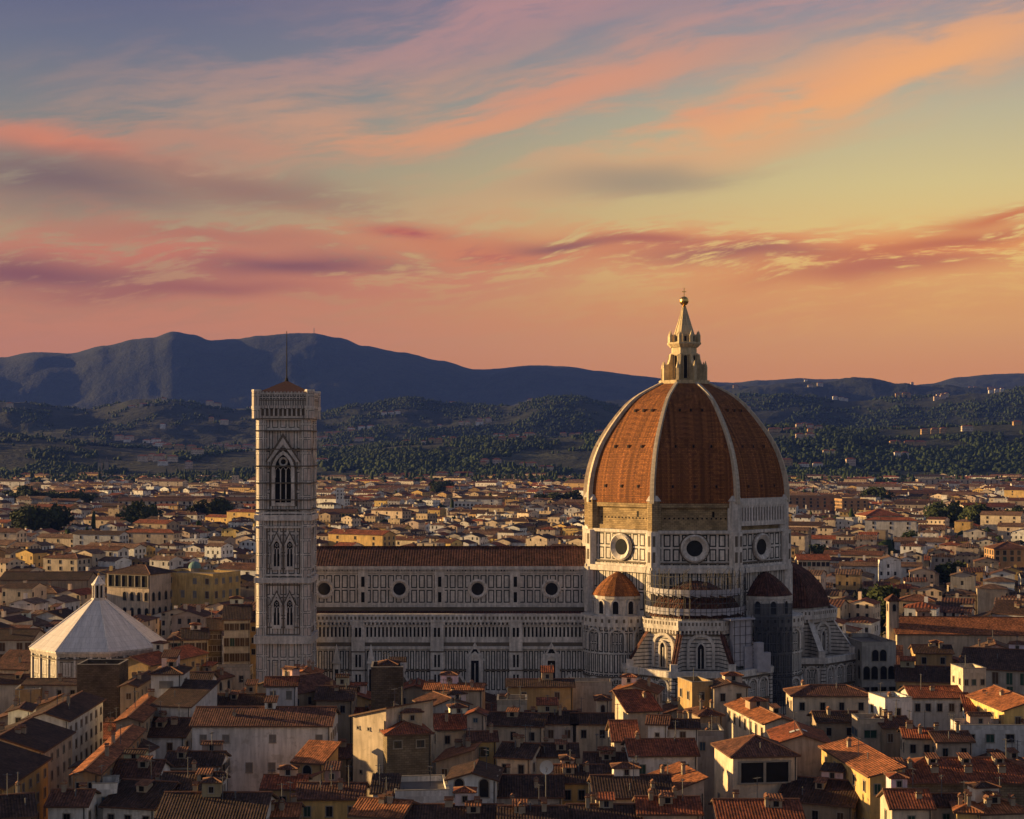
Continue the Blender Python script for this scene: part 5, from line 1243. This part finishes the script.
H(960, 1060, 668, 20, 22, 'x', -22, 'g', 'd', 'g7,g7', 'long pale building with tall green shutters and dark roof at the right', ww=1.4, wh=2.8, chim=1)
H(897, 1060, 634, 17, 22, 'x', -4, 'c', 'o', '-1', 'long sunlit church with broad orange roof beyond the east apse', cat='church', name='church', chim=0, aer=0, pitch=20)
H(889, 899, 600, 27, 3.6, 'h', 0, 'c', 'n', 'a1,-0', 'small pale bell turret beside the long orange church roof', cat='bell turret', name='bell_turret', chim=0, aer=0, top=2.6, pitch=40)
H(787, 842, 497, 26, 22, 'p', -8, 'b', 'd', 'd8,d8,d8', 'big orange brick block with flat roof right of the dome', ww=2, wh=2.4, far=True, chim=0, aer=0)
H(842, 868, 500, 24, 22, 'p', 8, 'b', 'd', 'd4,d4,d4', 'smaller dark orange brick block right of the big orange block', ww=2, wh=2.4, far=True, chim=0, aer=0)
H(866, 904, 516, 18, 30, 'h', 5, 'c', 'r', 'd8,d8', 'wide cream palazzo with red roof in the middle of the right half', ww=2, wh=2.4, far=True, chim=0, aer=0)
H(888, 952, 493, 20, 20, 'x', -3, 'b', 'n', 'd12,d12', 'long orange building with brown roof below the right hills', ww=2, wh=2.4, far=True, chim=0, aer=0)
H(918, 1000, 480, 22, 20, 'p', -3, 'c', 'd', 'd14,d14', 'very long cream building at the foot of the right hills', ww=2, wh=2.6, far=True, chim=0, aer=0)
H(965, 1013, 507, 17, 22, 'x', 3, 'c', 'r', 'd9,d9', 'long cream palazzo with red roof near the right edge', ww=1.8, wh=2.4, far=True, chim=0, aer=0)
H(994, 1030, 549, 20, 18, 'h', 0, 'b', 'n', 'd5,d5', 'salmon orange house with arched windows at the right edge', ww=1.8, wh=2.4, far=True, chim=0, aer=0)
H(118, 256, 501, 20, 20, 'x', 2, 'c', 'n', 'd24,d24', 'very long palazzo with many windows left of the bell tower', ww=2, wh=2.6, far=True, chim=0, aer=0)
H(232, 238, 476, 30, 10, 'p', 0, 'c', 'd', 'd2,d2', 'slim pale tower rising far behind left of the bell tower', cat='tower', name='tower_block', far=True, chim=0, aer=0)
H(336, 343, 489, 34, 12, 'p', 0, 'w', 'd', 'd2,d2,d2', 'tall white tower block right of the bell tower', cat='tower', name='tower_block', far=True, chim=0, aer=0)
H(320, 356, 513, 22, 18, 'x', 0, 'y', 'n', 'd10,d10', 'yellow palazzo with brown roof right of the bell tower', far=True, chim=0, aer=0, ww=1.8, wh=2.2)
H(450, 482, 503, 19, 20, 'p', -4, 'w', 'd', 'd8,d8', 'white flat roofed block far behind the nave', far=True, chim=0, aer=0, ww=1.8, wh=2.2)
H(798, 830, 560, 19, 14, 'x', -3, 'c', 'r', 'd7', 'cream house with red roof right above the east apse', chim=1, ww=1.6, wh=2)

def dish(xp, yp, D_):
    o = empty('satellite_dish', (px(xp, D_), D_, CZ - (yp - HY) * D_ / FOC)); tag(o, 'white satellite dish on the dark roof near the bottom centre', 'satellite dish')
    m = M(); f = F(m, (0, 0, 0), -75); f.ring(0, 0, [(1.15, .25), (.8, .1), (.4, .02), (0.01, 0)], 'dish_white', 20); m.obj('reflector', o)
    m = M(); m.tube((0, 0, -7), (0, .05, 0), .09, 'lead'); m.tube((0, 0, -.9), (.25, -1.0, 0), .05, 'lead'); m.obj('mast', o)
dish(546, 767, 266)
def green_dome():
    D_ = 640; o = empty('cupola', (px(184, D_), D_ + 22, 0)); tag(o, 'small green copper cupola above the long yellow palazzo', 'cupola')
    m = M(); m.frustum((0, 0), 2.4, 2.4, 0, 25.5, 12, 'chimney_plaster'); m.obj('drum', o)
    m = M(); m.lathe((0, 0), [(2.6 * math.cos(R(a)), 25.4 + 2.7 * math.sin(R(a))) for a in range(0, 91, 15)], 16, 'copper_green'); m.obj('dome', o, smooth=True)
green_dome()
def church_towers():
    D_ = 3700
    for x, h, lb in ((100, 42, 'left one of two slim pale church towers at the foot of the left hills'), (106.5, 44, 'right one of two slim pale church towers at the foot of the left hills')):
        o = empty('church_tower', (px(x, D_), D_, 0)); tag(o, lb, 'church tower'); m = M(); m.box(-4, 4, -4, 4, 0, h, 'chimney_plaster'); m.obj('shaft', o)
        m = M(); m.frustum((0, 0), 4.8, .2, h, h + 12, 4, 'flat_roof', 45); m.obj('spire', o)
church_towers()
def mast():
    o = empty('radio_mast', (px(314, 12000), 12000, land_n(px(314, 12000), 12000) - 3)); tag(o, 'tiny radio mast on the crest of the blue mountain', 'radio mast')
    m = M(); m.tube((0, 0, 0), (0, 0, 46), 3.0, 'dark_stone', 5); m.obj('pole', o); m = M(); m.box(-9, 9, -6, 6, 0, 7, 'dark_stone'); m.obj('base', o)
mast()

# ---------------- the rest of the city
def screen(X, Y, Z): return 512 + FOC * X / Y, HY + FOC * (CZ - Z) / Y
KEEP = [[(-64, 424), (24, 424), (24, 475), (-64, 475)], octa((46.8, 450), 30), octa((46.8, 421), 20), octa((77, 450), 20), octa((46.8, 478), 20), octa((-104.3, 417.5), 17), [(-70, 405), (-44, 405), (-44, 432), (-70, 432)], octa((29, 433), 11), [(62, 396), (112, 396), (112, 440), (62, 440)], [(-125, 395), (-70, 395), (-70, 440), (-125, 440)]]
BINS = {}
def add_foot(p):
    for ix in range(int(min(a for a, _ in p) // 60), int(max(a for a, _ in p) // 60) + 1):
        for iy in range(int(min(b for _, b in p) // 60), int(max(b for _, b in p) // 60) + 1): BINS.setdefault((ix, iy), []).append(p)
def blocked(p, gap=0.0):
    for ix in range(int(min(a for a, _ in p) // 60), int(max(a for a, _ in p) // 60) + 1):
        for iy in range(int(min(b for _, b in p) // 60), int(max(b for _, b in p) // 60) + 1):
            for q in BINS.get((ix, iy), ()):
                if overlap(p, q, gap): return True
    return False
for p in KEEP + FOOT: add_foot(p)
# tree places among the roofs: (column, row of the crown's foot, how many, spread in metres)
TP = []
for x0, x1, y, n, D_ in ((0, 30, 508, 9, 1900), (38, 62, 506, 8, 1850), (66, 90, 508, 6, 1800), (18, 70, 536, 9, 1250), (120, 150, 530, 5, 1300), (196, 232, 521, 5, 1500), (430, 450, 497, 5, 2300), (536, 575, 507, 6, 1900), (866, 890, 499, 7, 1950), (868, 888, 573, 5, 640), (892, 912, 532, 4, 1100), (930, 1024, 520, 13, 1350), (800, 832, 536, 4, 980), (945, 962, 553, 3, 850), (640, 655, 700, 0, 395), (858, 866, 684, 3, 392), (826, 832, 676, 1, 372)):
    for _ in range(n if n < 4 else int(n * 1.3)): TP.append((rng.uniform(x0, x1), D_ * rng.uniform(.96, 1.04)))
for i, (x, D_) in enumerate(TP): X = px(x, D_); add_foot([(X - 3, D_ - 3), (X + 3, D_ - 3), (X + 3, D_ + 3), (X - 3, D_ + 3)])
MARK = [(0, 40, "the photo's left edge"), (40, 80, "the baptistery roof's left slope"), (80, 115, 'the baptistery lantern'), (115, 165, "the baptistery roof's right slope"), (165, 210, 'the cream corner houses'), (210, 257, 'the tall pale palazzo'), (257, 320, 'the bell tower'), (320, 375, "the nave's left end"), (375, 438, 'the second round nave window'), (438, 515, 'the third round nave window'), (515, 590, 'the last round nave window'), (590, 640, "the dome's left side"), (640, 730, "the dome's middle"), (730, 790, "the dome's right side"), (790, 862, 'the east apse'), (862, 920, 'the arched palazzo'), (920, 975, 'the long orange church roof'), (975, 1200, "the photo's right edge"), (-400, 0, "the photo's left edge")]
ORD = 'first second third fourth fifth sixth seventh eighth ninth tenth eleventh twelfth thirteenth fourteenth fifteenth sixteenth seventeenth eighteenth nineteenth twentieth'.split()
ORD += ['twenty-' + k for k in ORD[:9]] + ['thirtieth'] + ['thirty-' + k for k in ORD[:9]]
cand = []
def grid_city(D0, D1, cell, seed, ga=-9):
    r = random.Random(seed)
    a = R(ga); c, s = math.cos(a), math.sin(a); span = D1 * .40 + 80
    n = int((D1 * 1.25) / cell)
    for i in range(-n, n):
        for j in range(-n, n):
            if i % 6 == 0 and r.random() < .8 or j % 5 == 0 and r.random() < .8: continue
            u, v = i * cell, j * cell + 500
            X, Y = u * c - v * s, u * s + v * c
            X += r.uniform(-2, 2); Y += r.uniform(-2, 2)
            if not (D0 <= Y < D1) or abs(X) > Y * .335 + 30: continue
            reg = noise.noise(Vector((X / 300, Y / 300, 0))); dens = noise.noise(Vector((X / 140, Y / 140, 4)))
            if dens < -.42 or r.random() < .06: continue
            yaw = math.degrees(a) + reg * 26 + r.choice((0, 0, 0, 90)) * 0 + r.uniform(-5, 5)
            w, d = cell * r.uniform(.72, 1.0), cell * r.uniform(.72, 1.0)
            big = 0
            Z = 11 + 6 * noise.noise(Vector((X / 60, Y / 60, 9))) + r.choice((0, 0, 2, 3.4, 6.5)) + r.uniform(-1, 1)
            if Y < 420: Z = min(Z, 12.5) + r.uniform(-1.5, 1.0)
            if Y > 620 and r.random() < (.05 if Y < 1500 else .10): big = 1; w *= r.uniform(2, 3.6); Z += r.uniform(1, 6)
            p = footprint(X, Y, w, d, R(yaw))
            if blocked(p, -.2): continue
            add_foot(p)
            cand.append((X, Y, w, d, max(7, Z), 'xxh'[r.randrange(3)] if big else r.choice('xxyyhyxsl' if Y < 900 else 'xxyyhhyp'), yaw, r.choice('ccccwwwwtpgoy' if Y > 420 else 'cccowwtpytg'), r.choice('ddnnmmr' if Y > 420 else 'ddnnnrro')))
grid_city(205, 440, 13.2, 1); grid_city(440, 900, 13.2, 4, -20); grid_city(900, 1700, 14.5, 2, -26); grid_city(1700, 3350, 18.0, 3, -28)
def seen_size(q):
    X, Y, w, d, Z = q[:5]; x, y = screen(X + w / 2, Y, Z); sx = w * FOC / Y; vis = 1.0
    if x < -15 or x > 1039 or y > 845: return 0
    if 255 < x < 592 and y > 545 and Y > 440: return 0
    if 583 < x < 790 and Y > 440: return 0
    if 788 <= x < 860 and y > 590 and Y > 450: return 0
    if 30 < x < 166 and y > 600 + abs(x - 98) * .66 and Y > 420: return 0
    if Y < 420: return sx * 9 + 1000
    return sx * sx
cand.sort(key=lambda q: -seen_size(q))
NIND = 300 - sum(1 for o in bpy.data.objects if o.name.split('.')[0] == 'house')
ind = [q for q in cand[:NIND] if seen_size(q) > 0]; rest = cand[len(ind):]
# labels: colour, roof and the place behind or before a landmark, counted back from the viewer
cnt = {}; tot = {}
RT = dict(x='gabled', y='front-gabled', h='hipped', s='sloping', l='lean-to', p='flat')
def keyof(q):
    X, Y, w, d, Z, roof, yaw, wc, rc = q; x, y = screen(X + w / 2, Y, Z)
    return (wc, rc if roof != 'p' else '', RT[roof], next(n for a, b_, n in MARK if a <= x < b_), 'beyond' if Y > 440 else 'this side of')
def rank(k, n): return '' if n == 1 else ('nearest ' if k == 1 else ORD[k - 1] + ' nearest ')
for q in ind: tot[keyof(q)] = tot.get(keyof(q), 0) + 1
for q in sorted(ind, key=lambda q: q[1]):
    X, Y, w, d, Z, roof, yaw, wc, rc = q; x, y = screen(X + w / 2, Y, Z)
    mk = next(n for a, b_, n in MARK if a <= x < b_); pos = 'beyond' if Y > 440 else 'this side of'
    key = keyof(q); cnt[key] = cnt.get(key, 0) + 1; k = cnt[key]
    size = 'small' if w * d < 135 else 'broad'
    o_ = rank(k, tot[key])
    rname = {'flat': 'flat roof'}.get(RT[roof], f'{RN[rc]} {RT[roof]} roof')
    house_at(X, Y, w, d, Z, roof, yaw, wc, rc, {0: 'd3,d3', 1: 'n2,n2', 2: 'g3,g3', 3: 'd2,d2'}[rng.randrange(4)] if Y < 620 else 'd3,d3',
             f'{o_}{WN[wc]} house with {rname} {pos} {mk}', group='houses packed among the rooftops', r=rng, far=Y > 450, ww=1.2, wh=1.8)
def distant(rest):
    r = random.Random(11); V = []; Fs = []; MI = []; UV = []; COL = []
    def face(pts, mi, col, uv):
        i = len(V); V.extend(pts); Fs.append(tuple(range(i, i + len(pts)))); MI.append(mi); UV.extend(uv); COL.extend([(*col, 1)] * len(pts))
    for X, Y, w, d, Z, roof, yaw, wc, rc in rest:
        c, s = math.cos(R(yaw)), math.sin(R(yaw)); k1 = r.uniform(.7, 1.2); k2 = r.uniform(.7, 1.2)
        wcol = tuple(min(.8, a * k1 * 1.05) for a in WC[wc]); rcol = tuple(a * k2 for a in RC[rc])
        T_ = lambda x, y, z: (X + x * c - y * s, Y + x * s + y * c, z)
        o_ = r.uniform(0, 40)
        for (a, b_, L) in (((0, 0), (w, 0), w), ((w, 0), (w, d), d), ((w, d), (0, d), w), ((0, d), (0, 0), d)):
            face([T_(*a, 0), T_(*b_, 0), T_(*b_, Z), T_(*a, Z)], 0, wcol, [(o_, 0), (o_ + L, 0), (o_ + L, Z), (o_, Z)])
        tp = .32; e = .5
        if roof in 'xs':
            h_ = Z + d / 2 * tp; ze = Z - e * tp + .1
            face([T_(-e, -e, ze), T_(w + e, -e, ze), T_(w + e, d / 2, h_), T_(-e, d / 2, h_)], 1, rcol, [(0, 0), (w, 0), (w, d / 2), (0, d / 2)])
            face([T_(w + e, d + e, ze), T_(-e, d + e, ze), T_(-e, d / 2, h_), T_(w + e, d / 2, h_)], 1, rcol, [(0, 0), (w, 0), (w, d / 2), (0, d / 2)])
            for x_ in (0, w): p = [T_(x_, 0, Z), T_(x_, d, Z), T_(x_, d / 2, h_ - .05)]; face(p if x_ else p[::-1], 0, wcol, [(.1, .1)] * 3)
        elif roof in 'yl':
            h_ = Z + w / 2 * tp; ze = Z - e * tp + .1
            face([T_(-e, d + e, ze), T_(-e, -e, ze), T_(w / 2, -e, h_), T_(w / 2, d + e, h_)], 1, rcol, [(0, 0), (d, 0), (d, w / 2), (0, w / 2)])
            face([T_(w + e, -e, ze), T_(w + e, d + e, ze), T_(w / 2, d + e, h_), T_(w / 2, -e, h_)], 1, rcol, [(0, 0), (d, 0), (d, w / 2), (0, w / 2)])
            for y_ in (0, d): p = [T_(0, y_, Z), T_(w, y_, Z), T_(w / 2, y_, h_ - .05)]; face(p if y_ == 0 else p[::-1], 0, wcol, [(.1, .1)] * 3)
        elif roof == 'h':
            h_ = Z + min(w, d) / 2 * tp; q = min(w, d) / 2; A0, A1 = (T_(q, d / 2, h_), T_(w - q, d / 2, h_)) if w >= d else (T_(w / 2, q, h_), T_(w / 2, d - q, h_))
            P0, P1, P2, P3 = T_(-e, -e, Z), T_(w + e, -e, Z), T_(w + e, d + e, Z), T_(-e, d + e, Z)
            L4 = [(0, 0), (w, 0), (w, q), (0, q)]; L3 = [(0, 0), (w, 0), (w / 2, q)]
            for p in (([P0, P1, A1, A0], [P2, P3, A0, A1], [P1, P2, A1], [P3, P0, A0]) if w >= d else ([P3, P0, A0, A1], [P1, P2, A1, A0], [P0, P1, A0], [P2, P3, A1])): face(p, 1, rcol, L4 if len(p) == 4 else L3)
        else:
            face([T_(0, 0, Z), T_(w, 0, Z), T_(w, d, Z), T_(0, d, Z)], 0, tuple(a * .5 for a in wcol), [(.1, .1)] * 4)
        if r.random() < .6:
            x, y = r.uniform(.2, .7) * w, r.uniform(.2, .7) * d; hh = Z + r.uniform(2.2, 4)
            for (a, b_) in (((x, y), (x + 1.2, y)), ((x + 1.2, y), (x + 1.2, y + 1)), ((x, y + 1), (x, y))): face([T_(*a, Z), T_(*b_, Z), T_(*b_, hh), T_(*a, hh)], 0, wcol, [(.1, .1)] * 4)
            face([T_(x, y, hh), T_(x + 1.2, y, hh), T_(x + 1.2, y + 1, hh), T_(x, y + 1, hh)], 1, rcol, [(0, 0)] * 4)
    # villas on the hillsides
    for _ in range(520):
        D_ = 3400 + 6200 * r.random() ** 1.4; x = r.uniform(-10, 1034); X = px(x, D_)
        if noise.noise(Vector((X / 500, D_ / 500, 2))) < .02: continue
        z = land_n(X, D_); w, d, h_ = r.uniform(12, 34), 12, r.uniform(10, 18); wcol = tuple(a * 1.1 for a in WC[r.choice('cwpco')])
        for k in range(r.choice((1, 1, 2, 3))):
            X2 = X + k * (w + 5) * r.uniform(.8, 1.3); z2 = land_n(X2, D_)
            for (a, b_) in (((0, 0), (w, 0)), ((w, 0), (w, d)), ((0, d), (0, 0))): face([(X2 + a[0], D_ + a[1], z2 - 8), (X2 + b_[0], D_ + b_[1], z2 - 8), (X2 + b_[0], D_ + b_[1], z2 + h_), (X2 + a[0], D_ + a[1], z2 + h_)], 0, wcol, [(0, 0), (w, 0), (w, h_), (0, h_)])
            q = d / 2
            face([(X2 - 1, D_ - 1, z2 + h_), (X2 + w + 1, D_ - 1, z2 + h_), (X2 + w - q, D_ + q, z2 + h_ + 3), (X2 + q, D_ + q, z2 + h_ + 3)], 1, RC['r'], [(0, 0), (w, 0), (w, q), (0, q)])
            face([(X2 - 1, D_ + d, z2 + h_), (X2 - 1, D_ - 1, z2 + h_), (X2 + q, D_ + q, z2 + h_ + 3)], 1, RC['r'], [(0, 0), (w, 0), (w, q)])
            face([(X2 + w + 1, D_ - 1, z2 + h_), (X2 + w + 1, D_ + d, z2 + h_), (X2 + w - q, D_ + q, z2 + h_ + 3)], 1, RC['r'], [(0, 0), (w, 0), (w, q)])
    me = bpy.data.meshes.new('distant_houses'); me.from_pydata(V, [], Fs); me.materials.append(MATS['plaster_far']); me.materials.append(MATS['roof_tile_far'])
    me.polygons.foreach_set('material_index', MI)
    uv = me.uv_layers.new(name='UVMap'); uv.data.foreach_set('uv', [x for p in UV for x in p])
    ca = me.color_attributes.new('Col', 'FLOAT_COLOR', 'CORNER'); ca.data.foreach_set('color', [x for p in COL for x in p])
    me.update(); o = bpy.data.objects.new('distant_houses', me); C.objects.link(o); struct(o, 'stuff'); o['label'] = 'thousands of distant tiled houses filling the city up to the hills'
distant(rest)
tc = {}; tn = {}
mkof = lambda x: next(n for a, b_, n in MARK if a <= x < b_)
for x, D_ in TP: tn[mkof(x)] = tn.get(mkof(x), 0) + (D_ > 440)
for x, D_ in sorted(TP, key=lambda q: (q[1], q[0])):
    mk = mkof(x)
    if D_ > 440: tc[mk] = tc.get(mk, 0) + 1; lb = f'{rank(tc[mk], tn[mk])}leafy green tree rising among the roofs beyond {mk}'
    else: tc['n'] = tc.get('n', 0) + 1; lb = ('leafy tree in the dark gap before the east apse', 'leafy tree under the arched palazzo, lowest of its clump', 'leafy tree under the arched palazzo, middle of its clump', 'leafy tree under the arched palazzo, highest of its clump')[tc['n'] - 1]
    tree(x, D_, rng.uniform(1.0, 1.5) * (.9 if D_ < 500 else 1.25 if D_ < 1200 else 1.8), 0 if D_ < 1200 else 3, lb)
# ================================================================== HAZE
def haze():
    m = bpy.data.materials.new('haze'); m.use_nodes = True; t = NT(m.node_tree); t.n.clear()
    v = t.node('ShaderNodeVolumePrincipled'); v.inputs['Color'].default_value = (.12, .235, 1.0, 1); v.inputs['Density'].default_value = HAZE_D; v.inputs['Anisotropy'].default_value = .0
    o_ = t.node('ShaderNodeOutputMaterial'); t.l.new(v.outputs[0], o_.inputs['Volume'])
    mm = M(); mm.box(-4300, 4300, -200, 13400, -60, 960, 'iron'); me = mm.data('haze'); me.materials.clear(); me.materials.append(m)
    o = bpy.data.objects.new('haze', me); C.objects.link(o); struct(o, 'stuff'); o['label'] = 'thin blue evening haze lying over the city and hills'
haze()
